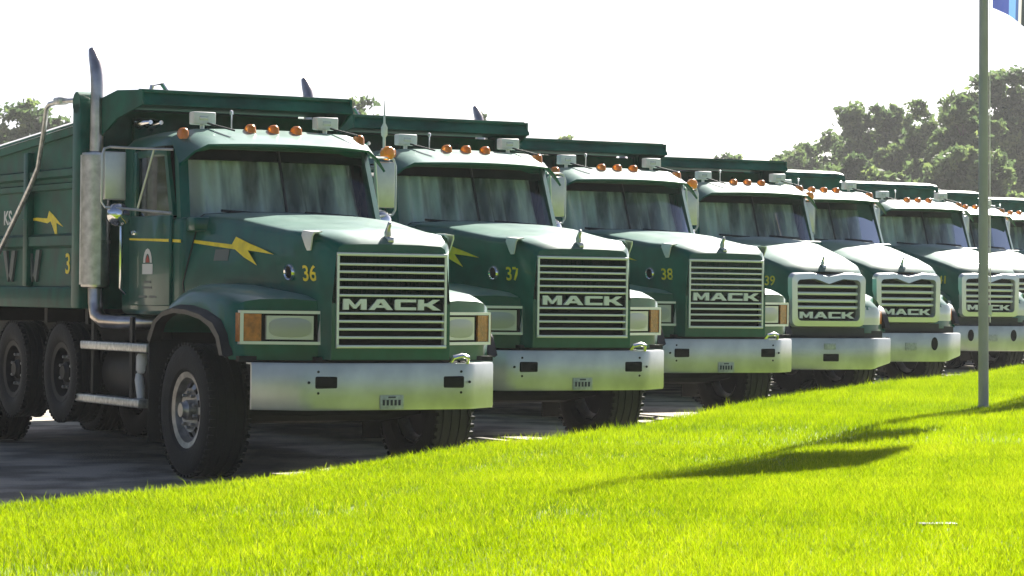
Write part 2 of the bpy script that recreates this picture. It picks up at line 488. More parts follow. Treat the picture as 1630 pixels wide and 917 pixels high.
def rear_half(sp, granite=False):
    # chassis
    b = B()
    for s in (-1, 1):
        b.box(s * .43 - .04, s * .43 + .04, .35, 9.2, .78, 1.05)
    for y in (.5, 2.6, 4.2, 6.2, 8.0, 9.1): b.box(-.40, .40, y - .05, y + .05, .82, 1.0)
    sp.add('chassis_frame', b.mesh('chassis_frame', 'dark_frame'))
    b = B()
    for s in (-1, 1):
        b.box(s * .43 - .06, s * .43 + .06, 3.45, 9.2, 1.053, 1.358)
        for y in (4.0, 5.1, 6.5, 7.9): b.box(min(s * .49, s * 1.1), max(s * .49, s * 1.1), y - .04, y + .04, 1.22, 1.358)
    b.box(-.36, .36, 3.6, 4.6, .70, 1.3)
    sp.add('hoist_subframe', b.mesh('hoist_subframe', 'dark_frame'))
    b = B(); b.tube([(-.95, 1.38, .55), (-.6, 1.38, .50), (.6, 1.38, .50), (.95, 1.38, .55)], .07, 8)
    sp.add('front_axle', b.mesh('front_axle', 'dark_frame'))
    b = B(); b.box(-.36, .36, .5, 2.1, .62, 1.55, .06)
    sp.add('engine_block', b.mesh('engine_block', 'dark_frame'))
    for y, z in ((4.39, .774), (5.755, .762)):
        b = B(); b.tube([(-1.0, y, z), (1.0, y, z)], .07, 8); b.box(-.55, -.35, y - .3, y + .1, z - .08, 1.0); b.box(.35, .55, y - .3, y + .1, z - .08, 1.0)
        sp.add('lift_axle', b.mesh('lift_axle', 'dark_frame'))
    for y in (7.25, 8.6):
        b = B(); b.tube([(-1.0, y, .53), (1.0, y, .53)], .09, 8); b.lathe([(-.2, .1), (-.1, .22), (.1, .22), (.2, .1)], (0, y, .53), 'x', 16)
        sp.add('drive_axle', b.mesh('drive_axle', 'dark_frame'))
    for s in (-1, 1):
        add_wheel(sp, 'fw%d' % s, s * 1.03, 1.38, .55, FT, FR, FH, -.19 + .075, 10, .145)
        for k, (y, z) in enumerate(((4.39, .774), (5.755, .762))):
            add_wheel(sp, 'pw%d%d' % (s, k), s * 1.075, y, z, PT, PR, PH, -.145 + .10, 8, .15)
        for k, y in enumerate((7.25, 8.6)):
            for q, x in enumerate((1.085, .76)):
                add_wheel(sp, 'dw%d%d%d' % (s, k, q), s * x, y, .53, DT, DR, None, 0, 0, .15)
    # mud flaps behind the front wheels
    b = B(); b.box(-1.24, -.78, 2.10, 2.125, .25, 1.12, .006)
    mf = b.mesh('mud_flap', 'rubber')
    sp.add('mud_flap', mf); sp.add('mud_flap', mf, None, (2.02, 0, 0))
    # steps with hangers
    for s in (-1, 1):
        for (y0, y1, z0) in ((2.28, 3.90, 1.0), (2.45, 4.16, .52)):
            b = B(); b.box(s * 1.20 - (.13 if s > 0 else -.0) - .0, s * 1.20 + (.0 if s > 0 else .13), y0, y1, z0, z0 + .075, .012)
            sp.add('step', b.mesh('step', 'step_alloy'))
        b = B()
        for y in (2.75, 3.7): b.box(s * 1.14 - .015, s * 1.14 + .015, y - .03, y + .03, .55, 1.30)
        sp.add('step_hanger', b.mesh('step_hanger', 'dark_frame'))
        b = B(); b.lathe([(-.62, .02), (-.60, .24), (-.55, .28), (.55, .28), (.60, .24), (.62, .02)], (s * .80, 3.1, .80), 'y', 24)
        sp.add('fuel_tank', b.mesh('fuel_tank', 'dark_frame'))
    b = B(); b.lathe([(-.09, .02), (-.085, .04), (-.06, .055), (.06, .055), (.085, .04), (.09, .02)], (-1.08, 2.66, .90), 'z', 16)
    sp.add('air_dryer', b.mesh('air_dryer', 'tank_white'))
    b = B(); b.lathe([(-.13, .01), (-.11, .035), (.06, .042), (.11, .03), (.13, .01)], (0, 0, 0), 'z', 14)
    b.xform(Matrix.Translation((-1.10, 2.66, .70)) @ Matrix.Rotation(R(-14), 4, 'X'))
    sp.add('washer_bottle', b.mesh('washer_bottle', 'tank_white'))

    # ---- cab
    cs = 0 if granite else .10
    sp.add('cab', None, None, (0, cs, 0), None, 'cab')
    b = B()
    b.box(-.97, .97, 1.98, 3.40, 1.32, 2.165, .05, 3)
    b.box(-.955, .955, 3.28, 3.395, 2.14, 2.82, .03)
    for s in (-1, 1):
        b.loft([[(s * .955, 2.03, 2.14), (s * .885, 1.985, 2.14), (s * .885, 2.06, 2.14), (s * .955, 2.12, 2.14)],
                [(s * .905, 2.25, 2.81), (s * .835, 2.20, 2.81), (s * .835, 2.27, 2.81), (s * .905, 2.33, 2.81)]])
        b.box(s * .935 - .025, s * .935 + .025, 3.10, 3.30, 2.14, 2.80)
    b.box(-.90, .90, 2.22, 2.30, 2.735, 2.82, .01)
    sp.add('cab_shell', b.mesh('cab_shell', 'green_paint'), 'cab')
    rows = []
    for y, w, z0, h in ((2.20, .90, 2.79, .075), (2.27, .93, 2.79, .125), (2.45, .945, 2.79, .165), (2.9, .95, 2.79, .18), (3.3, .945, 2.78, .17), (3.40, .93, 2.78, .12), (3.42, .90, 2.78, .02)):
        rows.append([(x, y, z0 + z) for x, z in superarc(w, h, 17, 3.2)])
    b = B(); b.loft([r_ for r_ in rows], True, True, True)
    sp.add('roof', b.mesh('roof', 'green_paint', 50), 'cab')
    rows = []
    for t in (0, .35, .7, .92, 1.0):
        row = []
        for i in range(19):
            u = -1 + 2 * i / 18
            drop = .16 * max(0, abs(u) - .80) ** 1.3 / .2 ** 1.3
            lip = 1.80 + .22 * abs(u) ** 2.6
            y = 2.32 * (1 - t) + lip * t
            z = 2.955 - .028 * abs(u) ** 2 - drop * (.45 + .55 * t) - .150 * t
            row.append((u * (.945 + .035 * t), y, z))
        rows.append(row)
    b = B(); sheet(b, rows, .020)
    sp.add('sun_visor', b.mesh('sun_visor', 'green_paint', 50), 'cab')
    # windshield: two panes, a divider, wipers and a curtain behind
    for s in (0, 1):
        rows = []
        for i in range(6):
            t = i / 5
            r_ = windshield_row(2.155 + .60 * t, .89 - .05 * t, 1.93 + .23 * t, 2.01 + .21 * t, 13)
            r_ = r_[:7] if s == 0 else r_[6:]
            mid = 6 if s == 0 else 0
            q = r_[mid]; r_[mid] = (q[0] + (-.012 if s == 0 else .012), q[1], q[2])
            rows.append(r_)
        b = B()
        for a, c in zip(rows, rows[1:]):
            for k in range(6): b.poly((a[k], a[k + 1], c[k + 1], c[k]))
        sp.add('windshield_pane', b.mesh('windshield_pane', 'windshield_glass', 60, merge=.0005), 'cab')
    b = B(); b.tube([(0, 1.925, 2.15), (0, 2.16, 2.76)], .013, 6)
    sp.add('windshield_divider', b.mesh('windshield_divider', 'black_plastic'), 'cab')
    b = B(); rr = random.Random(3)
    nfold = 110; ph = [rr.uniform(0, 6.28) for _ in range(6)]
    rows = []
    for i in range(8):
        t = i / 7
        row = []
        for k in range(nfold + 1):
            u = -1 + 2 * k / nfold
            w = .86 - .05 * t
            fold = .050 * math.sin(13 * u + ph[0] + .5 * math.sin(5 * u)) + .026 * math.sin(29 * u + ph[1] + 1.2 * t) + .012 * math.sin(43 * u + ph[2])
            row.append((u * w, 2.12 + .16 * t + .06 * abs(u) ** 2.2 + fold * (1.15 - .3 * t), 2.15 + .535 * t))
        rows.append(row)
    for a, c in zip(rows, rows[1:]):
        for k in range(nfold): b.poly((a[k], a[k + 1], c[k + 1], c[k]))
    sp.add('curtain', b.mesh('curtain', 'curtain', 60, merge=.0005), 'cab')
    b = B(); b.box(-.90, .90, 2.5, 2.56, 2.1, 2.8)
    hrows = [[(x_, y_ + .035, z_) for x_, y_, z_ in windshield_row(zz, ww, yc, yo, 13)] for zz, ww, yc, yo in ((2.665, .85, 2.126, 2.19), (2.70, .845, 2.139, 2.20), (2.76, .84, 2.162, 2.222))]
    sheet(b, hrows, .008)
    sp.add('header_panel', b.mesh('header_panel', 'black_void', 0), 'cab')
    for xa, xb in ((-.18, -.62), (.62, .16)):
        b = B()
        b.tube([(xa, 1.925, 2.165), ((xa + xb) / 2, 1.905, 2.215)], .009, 6)
        b.tube([(xa + .03, 1.93, 2.20), (xb, 1.915 + .05 * abs(xb), 2.225)], .013, 6)
        b.box(xa - .05, xa + .05, 1.90, 1.96, 2.15, 2.185, .01)
        sp.add('wiper', b.mesh('wiper', 'black_plastic'), 'cab')
    b = B(); b.box(-.93, .93, 1.80, 2.0, 2.04, 2.165, .03)
    sp.add('cowl', b.mesh('cowl', 'green_paint'), 'cab')
    # doors
    for s in (-1, 1):
        k = 'door%d' % s
        b = B(); x = s * .984
        b.box(x - .02, x + .02, 2.16, 3.12, 1.40, 2.185, .015)
        b.box(s * .955 - .022, s * .955 + .022, 3.03, 3.12, 2.18, 2.75, .008)
        b.box(s * .94 - .02, s * .94 + .02, 2.36, 3.12, 2.70, 2.765, .008)
        b.loft([[(s * .975, 2.16, 2.18), (s * .935, 2.16, 2.18), (s * .935, 2.24, 2.18), (s * .975, 2.24, 2.18)],
                [(s * .955, 2.37, 2.72), (s * .925, 2.37, 2.72), (s * .925, 2.43, 2.72), (s * .955, 2.43, 2.72)]])
        sp.add('door', b.mesh('door', 'green_paint'), 'cab', None, None, k)
        b = B(); b.prism([(2.20, 2.17), (3.06, 2.17), (3.06, 2.72), (2.40, 2.72)], s * .945 - .003, s * .945 + .003, 'x')
        sp.add('side_window', b.mesh('side_window', 'side_glass', 0), k)
        b = B(); b.box(x + s * .02 - .012, x + s * .02 + .012, 2.95, 3.07, 2.02, 2.06, .006)
        sp.add('door_handle', b.mesh('door_handle', 'chrome'), k)
        b = B(); b.tube([(s * 1.0, 3.2, 1.5), (s * 1.05, 3.2, 1.55), (s * 1.05, 3.2, 2.2), (s * 1.0, 3.2, 2.25)], .014, 6)
        sp.add('grab_rail', b.mesh('grab_rail', 'chrome'), 'cab')
    # door emblem: pale arch over a white label, and small lines of lettering under it
    b = B()
    arch_o = [(2.66 + .10 * math.cos(th), 1.775 + .125 * math.sin(th)) for th in [math.pi * i / 8 for i in range(9)]]
    arch_i = [(2.66 + .055 * math.cos(th), 1.775 + .08 * math.sin(th)) for th in [math.pi * i / 8 for i in range(9)]]
    for i in range(8):
        b.prism([arch_o[i], arch_o[i + 1], arch_i[i + 1], arch_i[i]], -1.0075, -1.005, 'x')
    sp.add('door_emblem', b.mesh('door_emblem', 'white_decal', 0), 'door-1')
    b = B(); b.prism([(2.62, 1.778), (2.70, 1.778), (2.70, 1.80), (2.66, 1.84), (2.62, 1.80)], -1.0075, -1.005, 'x')
    sp.add('door_emblem', b.mesh('door_emblem', 'red_decal', 0), 'door-1')
    b = B(); b.prism([(2.54, 1.675), (2.78, 1.675), (2.78, 1.765), (2.54, 1.765)], -1.0075, -1.005, 'x')
    sp.add('door_label', b.mesh('door_label', 'white_decal', 0), 'door-1')
    for z, y0, y1 in ((1.60, 2.58, 2.74), (1.55, 2.56, 2.76), (1.47, 2.45, 2.62), (1.47, 2.68, 2.86)):
        b = B(); b.prism([(y0, z), (y1, z), (y1, z + .018), (y0, z + .018)], -1.0075, -1.005, 'x')
        sp.add('door_lettering', b.mesh('door_lettering', 'grey_decal', 0), 'door-1')
    # roof lights
    b = B(); b.loft([[(.055 * sc * math.cos(th) * .8, -.075 * sc * (math.sin(th) if math.sin(th) > 0 else 1.35 * math.sin(th)), hz) for th in [2 * math.pi * i / 14 for i in range(14)]] for hz, sc in ((-.05, 1.0), (.012, .96), (.032, .80), (.045, .48), (.048, .08))])
    ml = b.mesh('marker_light', 'amber', 60)
    for x in (-.85, -.22, 0, .22, .83):
        zz = 2.95 - .03 * x * x - (.035 if abs(x) > .5 else 0)
        sp.add('marker_light', ml, None, (x, 2.26 + cs, zz))
    for x in (-.60, .58):
        k = 'lamp%g' % x
        b = B(); b.box(x - .105, x + .105, 2.38, 2.49, 2.985, 3.095, .012, 3)
        b.tube([(x, 2.44, 2.93), (x, 2.44, 3.01)], .02, 6)
        sp.add('roof_lamp', b.mesh('roof_lamp', 'white_paint'), None, (0, cs, 0), None, k)
        b = B(); b.box(x - .05, x + .03, 2.374, 2.382, 3.022, 3.058, .003)
        sp.add('lamp_lens', b.mesh('lamp_lens', 'headlamp'), k)
        b = B(); b.tube([(x + .02, 2.40, 3.0), (x + .16, 2.10, 2.925)], .009, 6)
        sp.add('lamp_brace', b.mesh('lamp_brace', 'black_plastic'), k)
    b = B(); b.tube([(-.30, 2.5, 2.95), (-.30, 2.5, 3.10)], .008, 6); b.lathe([(3.08, .001), (3.09, .018), (3.12, .018), (3.13, .001)], (-.30, 2.5, 0), 'z', 8)
    sp.add('roof_antenna', b.mesh('roof_antenna', 'chrome'), None, (0, cs, 0))
    b = B()
    for dx in (-.05, .05):
        b.lathe([(0, .02), (.10, .028), (.26, .055), (.27, .05)], (.34 + dx, 2.42, 2.99), 'y', 10)
    b.xform(Matrix.Translation((-1.24, .35, .02)))
    sp.add('air_horn', b.mesh('air_horn', 'chrome'), None, (0, cs, 0))
    # mirrors
    for s in (-1, 1):
        k = 'mirror%d' % s
        sp.add('mirror', None, None, None, None, k)
        b = B()
        b.tube([(s * .94, 2.36, 2.75), (s * 1.15, 2.60, 2.76), (s * 1.35, 2.80, 2.775), (s * 1.40, 2.80, 2.76), (s * 1.42, 2.80, 2.70), (s * 1.42, 2.80, 2.30), (s * 1.39, 2.80, 2.25), (s * 1.24, 2.72, 2.24), (s * .97, 2.30, 2.20)], .012, 6)
        b.tube([(s * 1.06, 2.50, 2.755), (s * 1.16, 2.62, 2.235)], .011, 6)
        sp.add('mirror_bracket', b.mesh('mirror_bracket', 'mirror_back'), k)
        b = B(); b.box(s * 1.305 - .10, s * 1.305 + .10, 2.775, 2.825, 2.315, 2.735, .014, 3)
        sp.add('mirror_head', b.mesh('mirror_head', 'mirror_back'), k)
        b = B(); b.box(s * 1.305 - .085, s * 1.305 + .085, 2.826, 2.829, 2.33, 2.72)
        sp.add('mirror_glass', b.mesh('mirror_glass', 'chrome'), k)
        b = B(); b.lathe([(-.05, .001), (-.045, .05), (-.02, .095), (.01, .105), (.02, .10), (.02, .001)], (s * 1.27, 2.78, 2.19), 'y', 20)
        sp.add('convex_mirror', b.mesh('convex_mirror', 'chrome', 50), k)
        if s > 0:
            b = B(); b.lathe([(-.04, .001), (-.04, .05), (-.025, .064), (.025, .064), (.04, .05), (.04, .001)], (1.335, 2.80, 2.815), 'y', 18)
            b.lathe([(-.055, .001), (-.05, .035), (-.04, .04)], (1.335, 2.80, 2.815), 'y', 14)
            sp.add('turn_beacon', b.mesh('turn_beacon', 'beacon_amber', 50), k, opt='beacon')
            b = B(); b.tube([(1.30, 2.8, 2.77), (1.30, 2.8, 2.97)], .014, 6); b.lathe([(2.95, .01), (2.98, .03), (3.05, .032), (3.09, .012), (3.30, .003)], (1.30, 2.8, 0), 'z', 8)
            sp.add('mirror_antenna', b.mesh('mirror_antenna', 'white_paint'), k, opt='antenna')

    # ---- exhaust stacks
    for s in (-1,):
        k = 'stack%d' % s
        x, y = s * 1.165, 3.63
        b = B(); b.lathe([(1.55, .09), (1.56, .124), (1.60, .128), (2.72, .128), (2.76, .124), (2.775, .07)], (x, y, 0), 'z', 24)
        sp.add('muffler', b.mesh('muffler', 'stack_steel'), None, None, None, k)
        b = B()
        for i in range(7):
            th = R(-100 + 20 * i) + (math.pi if s < 0 else 0)
        prof = [(x - s * 0 + .137 * math.cos(R(150 + 20 * i)), y + .137 * math.sin(R(150 + 20 * i))) for i in range(7)]
        prof2 = [(x + .142 * math.cos(R(150 + 20 * i)), y + .142 * math.sin(R(150 + 20 * i))) for i in range(7)]
        b.prism(prof + prof2[::-1], 1.58, 2.74, 'z')
        if s < 0: sp.add('heat_shield', b.mesh('heat_shield', 'alloy'), k)
        else: b.bm.free()
        b = B(); b.lathe([(1.95, .131), (1.95, .134), (1.98, .134), (1.98, .131)], (x, y, 0), 'z', 24, closed=True); b.lathe([(2.35, .131), (2.35, .134), (2.38, .134), (2.38, .131)], (x, y, 0), 'z', 24, closed=True)
        sp.add('clamp_band', b.mesh('clamp_band', 'alloy'), k)
        cut = .30 if granite else 0
        pts = [(x, y, 2.76), (x, y, 3.10 - cut * .6), (x, y, 3.35 - cut), (x, y + .015, 3.46 - cut), (x, y + .05, 3.56 - cut), (x, y + .10, 3.64 - cut), (x, y + .15, 3.70 - cut)]
        b = B(); b.tube(pts, [.062, .060, .058, .057, .055, .048, .030], 14)
        sp.add('stack_pipe', b.mesh('stack_pipe', 'pipe_steel', 50), k)
        b = B(); b.tube([(x, y, 1.57), (x, y - .01, 1.42), (x, y - .06, 1.31), (x + -s * .02, y - .18, 1.26), (x - s * .10, y - .34, 1.25), (x - s * .5, y - .5, 1.25)], .065, 12)
        sp.add('exhaust_elbow', b.mesh('exhaust_elbow', 'pipe_steel', 50), k)

    # ---- dump body
    sp.add('dump_body', None, None, None, None, 'dump')
    Y0, Y1 = 3.86, 9.25
    for s in (-1, 1):
        b = B()
        b.prism([(Y0, 1.56), (Y1, 1.56), (Y1, 2.66), (Y0, 2.99)], s * 1.20 - .02, s * 1.20 + .02, 'x')
        sp.add('side_panel', b.mesh('side_panel', 'dump_paint'), 'dump')
        b = B(); b.loft([[(s * 1.20 - .06, Y0, 2.95), (s * 1.20 + .06, Y0, 2.95), (s * 1.20 + .06, Y0, 3.03), (s * 1.20 - .06, Y0, 3.05)],
                         [(s * 1.20 - .06, Y1, 2.62), (s * 1.20 + .06, Y1, 2.62), (s * 1.20 + .06, Y1, 2.70), (s * 1.20 - .06, Y1, 2.72)]])
        sp.add('top_rail', b.mesh('top_rail', 'dump_paint'), 'dump')
        b = B(); b.loft([[(s * 1.275, Y0, 3.02), (s * 1.262, Y0, 3.02), (s * 1.10, Y0, 3.10), (s * 1.11, Y0, 3.115)], [(s * 1.275, Y1, 2.69), (s * 1.262, Y1, 2.69), (s * 1.10, Y1, 2.77), (s * 1.11, Y1, 2.785)]])
        sp.add('tarp_edge', b.mesh('tarp_edge', 'white_paint'), 'dump')
        for z, hh, pr in ((2.60, .05, .05), (2.48, .04, .035), (1.98, .07, .05)):
            b = B(); b.prism([(s * 1.215, z - hh), (s * (1.22 + pr), z - hh * .6), (s * (1.22 + pr), z + hh * .6), (s * 1.215, z + hh)], Y0 + .10, Y1, 'y')
            sp.add('side_rib', b.mesh('side_rib', 'dump_paint', 20), 'dump')
        b = B(); b.box(s * 1.19 - .07, s * 1.19 + .07, Y0, Y1, 1.36, 1.56, .02)
        sp.add('bottom_rail', b.mesh('bottom_rail', 'dump_paint'), 'dump')
        b = B(); b.box(s * 1.19 - .09, s * 1.19 + .09, Y0 - .12, Y0 + .10, 1.36, 3.24, .03)
        b.lathe([(-.09, .001), (-.09, .10), (.09, .10), (.09, .001)], (s * 1.19, Y0 - .01, 3.22), 'x', 16)
        sp.add('corner_post', b.mesh('corner_post', 'dump_paint'), 'dump')
        for y in (5.2, 6.5, 7.8, 9.15):
            b = B(); b.box(s * 1.25 - .035, s * 1.25 + .035, y - .06, y + .06, 1.56, 2.90 - .061 * (y - Y0), .01)
            sp.add('side_post', b.mesh('side_post', 'dump_paint'), 'dump')
    # V gussets under the lower rib (left side is the visible one)
    for y in (5.05, 5.75):
        b = B(); b.prism([(y - .16, 1.90), (y - .06, 1.90), (y + .02, 1.66), (y - .06, 1.60)], -1.245, -1.222, 'x'); b.prism([(y + .20, 1.90), (y + .10, 1.90), (y + .025, 1.66), (y + .06, 1.60)], -1.245, -1.222, 'x')
        sp.add('gusset', b.mesh('gusset', 'grey_decal'), 'dump')
    b = B(); b.box(-1.14, 1.14, Y0 - .06, Y0, 1.36, 3.16)
    for x in (-.7, 0, .7): b.box(x - .06, x + .06, Y0 - .12, Y0 - .06, 1.40, 3.10)
    for z in (1.9, 2.5): b.box(-1.1, 1.1, Y0 - .11, Y0 - .061, z - .05, z + .05)
    sp.add('bulkhead', b.mesh('bulkhead', 'dump_paint'), 'dump')
    b = B(); b.box(-1.12, 1.12, Y0, Y1, 1.36, 1.46)
    sp.add('floor', b.mesh('floor', 'dump_paint'), 'dump')
    b = B(); b.box(-1.18, 1.18, Y1, Y1 + .08, 1.30, 2.72); sp.add('tailgate', b.mesh('tailgate', 'dump_paint'), 'dump')
    # cab guard
    gy = 3.28 if granite == 2 else 2.92
    b = B()
    if granite == 2:
        rows = []
        for y, w, z in ((gy - .05, 1.04, 3.20), (gy - .03, 1.08, 3.26), (gy + .05, 1.10, 3.29), (gy + .25, 1.16, 3.31), (Y0 - .08, 1.20, 3.30)):
            rows.append([(-w - .03, y, z - .10), (-w, y, z - .02), (-w * .9, y, z), (w * .9, y, z), (w, y, z - .02), (w + .03, y, z - .10)])
        sheet(b, rows, .03)
        b.prism([(-1.06, 3.20), (1.06, 3.20), (.95, 3.02), (-.95, 3.02)], gy + .0, gy + .03, 'y')
    else:
        sheet(b, [[(-1.02, gy, 3.295), (1.02, gy, 3.295)], [(-1.10, 3.3, 3.31), (1.10, 3.3, 3.31)], [(-1.17, Y0 - .05, 3.20), (1.17, Y0 - .05, 3.20)]], .02)
        b.loft([[(-1.02, gy - .05, 3.165), (1.02, gy - .05, 3.165), (1.02, gy - .035, 3.16), (-1.02, gy - .035, 3.16)], [(-1.02, gy - .045, 3.19), (1.02, gy - .045, 3.19), (1.02, gy - .025, 3.185), (-1.02, gy - .025, 3.185)], [(-1.02, gy + .06, 3.308), (1.02, gy + .06, 3.308), (1.02, gy + .07, 3.297), (-1.02, gy + .07, 3.297)]])
        b.box(-1.02, 1.02, gy - .0, gy + .07, 3.165, 3.185)
        for s in (-1, 1):
            b.loft([[(s * 1.02, gy - .02, 3.295), (s * 1.0, gy - .02, 3.295), (s * 1.0, gy - .02, 3.165), (s * 1.02, gy - .02, 3.165)],
                    [(s * 1.10, 3.3, 3.31), (s * 1.08, 3.3, 3.31), (s * 1.08, 3.3, 3.06), (s * 1.10, 3.3, 3.06)],
                    [(s * 1.17, Y0 - .06, 3.21), (s * 1.15, Y0 - .06, 3.21), (s * 1.15, Y0 - .06, 2.80), (s * 1.17, Y0 - .06, 2.80)]])
    sp.add('cab_guard', b.mesh('cab_guard', 'dump_paint'), 'dump')
    # tarp arm on the left side
    b = B(); b.tube([(-1.20, 3.84, 3.25), (-1.30, 4.20, 3.25), (-1.31, 4.47, 3.24), (-1.32, 4.53, 3.20), (-1.32, 4.60, 3.00), (-1.32, 4.75, 2.66), (-1.32, 4.95, 2.50), (-1.32, 5.6, 2.05), (-1.32, 6.2, 1.65), (-1.32, 6.5, 1.48)], .024, 8)
    b.box(-1.34, -1.24, 4.15, 4.32, 3.22, 3.29, .02)
    sp.add('tarp_arm', b.mesh('tarp_arm', 'step_alloy'), 'dump')
    # rolled tarp and hoops over the top
    b = B(); b.tube([(-1.0, 4.1, 3.20), (0, 4.1, 3.25), (1.0, 4.1, 3.20)], .07, 10)
    sp.add('tarp_roll', b.mesh('tarp_roll', 'black_plastic', 50), 'dump')
    b = B(); b.tube([(-.25, 5.0, 2.9), (-.10, 5.0, 3.50), (.0, 5.0, 3.52), (.42, 5.0, 2.95)], .02, 6)
    sp.add('tarp_hoop', b.mesh('tarp_hoop', 'stack_steel'), 'dump')
    # decals
    b = B(); b.prism([(4.60 - u * .50, 2.18 + v * .72) for u, v in BOLT_HEAD], -1.2235, -1.221, 'x')
    b.prism([(4.60 - u * .50, 2.18 + v * .72) for u, v in BOLT_TAIL], -1.2235, -1.221, 'x')
    sp.add('bolt_decal', b.mesh('bolt_decal', 'yellow_decal', 0), 'dump')
    me = on_left(text_mesh('lettering', 'KS', .19, 'white_decal', .004, 1.15))
    sp.add('lettering', me, 'dump', (-1.223, 5.88, 2.21))
    me = on_left(text_mesh('number', '3', .26, 'yellow_decal', .004, 1.1))
    sp.add('number_decal', me, 'dump', (-1.223, 4.18, 1.76))

def prow(y, wb, zb, wm, zm, wc, zc, crown):
    """hood cross-section at y (closed ring, left bottom over the top to right bottom)"""
    L = [(-wb, zb), (-wm, zm), (-wc - .018, zc - .07), (-wc, zc - .022), (-wc + .035, zc), (-wc * .55, zc + crown * .75), (0, zc + crown)]
    pts = L + [(-x, z) for x, z in L[-2::-1]]
    return [(x, y, z) for x, z in pts]

from mathutils.bvhtree import BVHTree
_BVH = {}
def side_hit(me, y, z, s=-1):
    if me.name not in _BVH:
        _BVH[me.name] = BVHTree.FromPolygons([v.co[:] for v in me.vertices], [p_.vertices[:] for p_ in me.polygons])
    hit, nrm, _, _ = _BVH[me.name].ray_cast(Vector((s * 3, y, z)), Vector((-s, 0, 0)))
    if hit is None: return s * .8, Vector((s, 0, 0))
    if nrm.x * s < 0: nrm = -nrm
    return hit.x, nrm
def lay_decal(me, polys, s, material, name, off=.006, cuts=3):
    bm = bmesh.new()
    for poly in polys:
        bm.faces.new([bm.verts.new((0, y, z)) for y, z in poly])
    bm.normal_update()
    bmesh.ops.triangulate(bm, faces=bm.faces[:])
    bmesh.ops.subdivide_edges(bm, edges=bm.edges[:], cuts=cuts, use_grid_fill=True)
    for v in bm.verts:
        v.co.x = side_hit(me, v.co.y, v.co.z, s)[0] + s * off
    b = B(); b.join(bm)
    return b.mesh(name, material, 50)
def classic_front(sp):
    # hood: nose, long sides, crown
    b = B()
    rows = [prow(.0, .53, 1.0, .53, 1.45, .475, 1.915, .012),
            prow(.05, .545, 1.0, .545, 1.45, .52, 1.955, .016),
            prow(.20, .555, 1.0, .565, 1.45, .60, 2.012, .022),
            prow(.60, .57, 1.1, .62, 1.45, .655, 2.045, .035),
            prow(1.0, .65, 1.2, .74, 1.5, .70, 2.095, .04),
            prow(1.4, .78, 1.3, .86, 1.55, .745, 2.15, .04),
            prow(2.07, .92, 1.35, .955, 1.6, .80, 2.19, .035)]
    # open grille hole: leave cap out, panel added below
    b.loft(rows, False)
    seal_rows = [[(x * 1.004, y + d, (z - 1.3) * 1.004 + 1.3) for x, y, z in rows[-1]] for d in (-.012, .008)]
    # front face round the grille
    fx, z0, z1 = .492, 1.09, 1.858
    nose = rows[0]
    b.poly([(-.53, 0, 1.0), (.53, 0, 1.0), (fx, 0, z0), (-fx, 0, z0)])
    b.poly([(-.53, 0, 1.0), (-fx, 0, z0), (-fx, 0, z1), (-.53, 0, 1.45)])
    b.poly([(.53, 0, 1.0), (.53, 0, 1.45), (fx, 0, z1), (fx, 0, z0)])
    top = nose[1:-1]
    b.poly([(-fx, 0, z1)] + [(fx, 0, z1)] + [p_ for p_ in top[::-1]])
    sp.add('hood', b.mesh('hood', 'green_paint', 38, merge=.0008))
    b = B(); sheet(b, seal_rows, .006)
    sp.add('hood_seal', b.mesh('hood_seal', 'black_plastic'))
    # grille
    sp.add('grille', None, None, None, None, 'grille')
    b = B(); b.box(-.50, .50, .09, .12, 1.07, 1.87)
    sp.add('radiator', b.mesh('radiator', 'black_void'), 'grille')
    b = B()
    b.box(-.492, .492, -.022, .03, 1.828, 1.856, .006); b.box(-.492, .492, -.022, .03, 1.092, 1.118, .006)
    b.box(-.492, -.472, -.016, .03, 1.1185, 1.8275); b.box(.472, .492, -.016, .03, 1.1185, 1.8275)
    sp.add('grille_frame', b.mesh('grille_frame', 'trim_chrome'), 'grille')
    b = B(); b.box(-.471, .471, -.014, .03, -.0105, .0105, .004)
    bar = b.mesh('grille_bar', 'trim_chrome')
    for z in (1.762, 1.702, 1.640, 1.576, 1.514, 1.371, 1.307, 1.244, 1.178):
        sp.add('grille_bar', bar, 'grille', (0, 0, z))
    b = B(); b.box(-.471, .471, .006, .03, 1.386, 1.499)
    sp.add('name_panel', b.mesh('name_panel', 'black_void'), 'grille', None, None, 'namep')
    x = -.435
    for ch, w in zip('MACK', (.205, .215, .190, .205)):
        sp.add('letter', letter_mesh(ch, w, .086, .022, 'letter_white'), 'grille', (x + w / 2, -.006, 1.443))
        x += w + .019
    # generic hood ornament
    b = B(); b.box(-.028, .028, .02, .13, 1.93, 1.99, .01)
    b.loft([[(.028 * sc * math.cos(th), .085 + dy + .035 * sc * math.sin(th), z) for th in [2 * math.pi * i / 10 for i in range(10)]] for z, sc, dy in ((1.985, .9, 0), (2.02, 1.0, .0), (2.05, .7, -.005), (2.075, .62, -.022), (2.10, .5, -.03), (2.112, .15, -.03))])
    sp.add('hood_ornament', b.mesh('hood_ornament', 'stack_steel', 50))
    # hood latch brackets wrapping over the edge, air hole rings
    for s in (-1, 1):
        b = B()
        sheet(b, [[(s * (.555 if s < 0 else .555), .14, 2.024), (s * .555, .31, 2.032)], [(s * .628, .13, 2.016), (s * .645, .32, 2.030)], [(s * .640, .15, 1.985), (s * .66, .31, 1.99)], [(s * .632, .19, 1.90), (s * .645, .27, 1.90)], [(s * .628, .21, 1.868), (s * .635, .255, 1.868)]], .012)
        sp.add('hood_latch', b.mesh('hood_latch', 'white_paint'))
    # side stripe and bolt on hood + door, laid onto the panels
    hood_me = [r_[1] for r_ in sp if r_[0] == 'hood'][0]
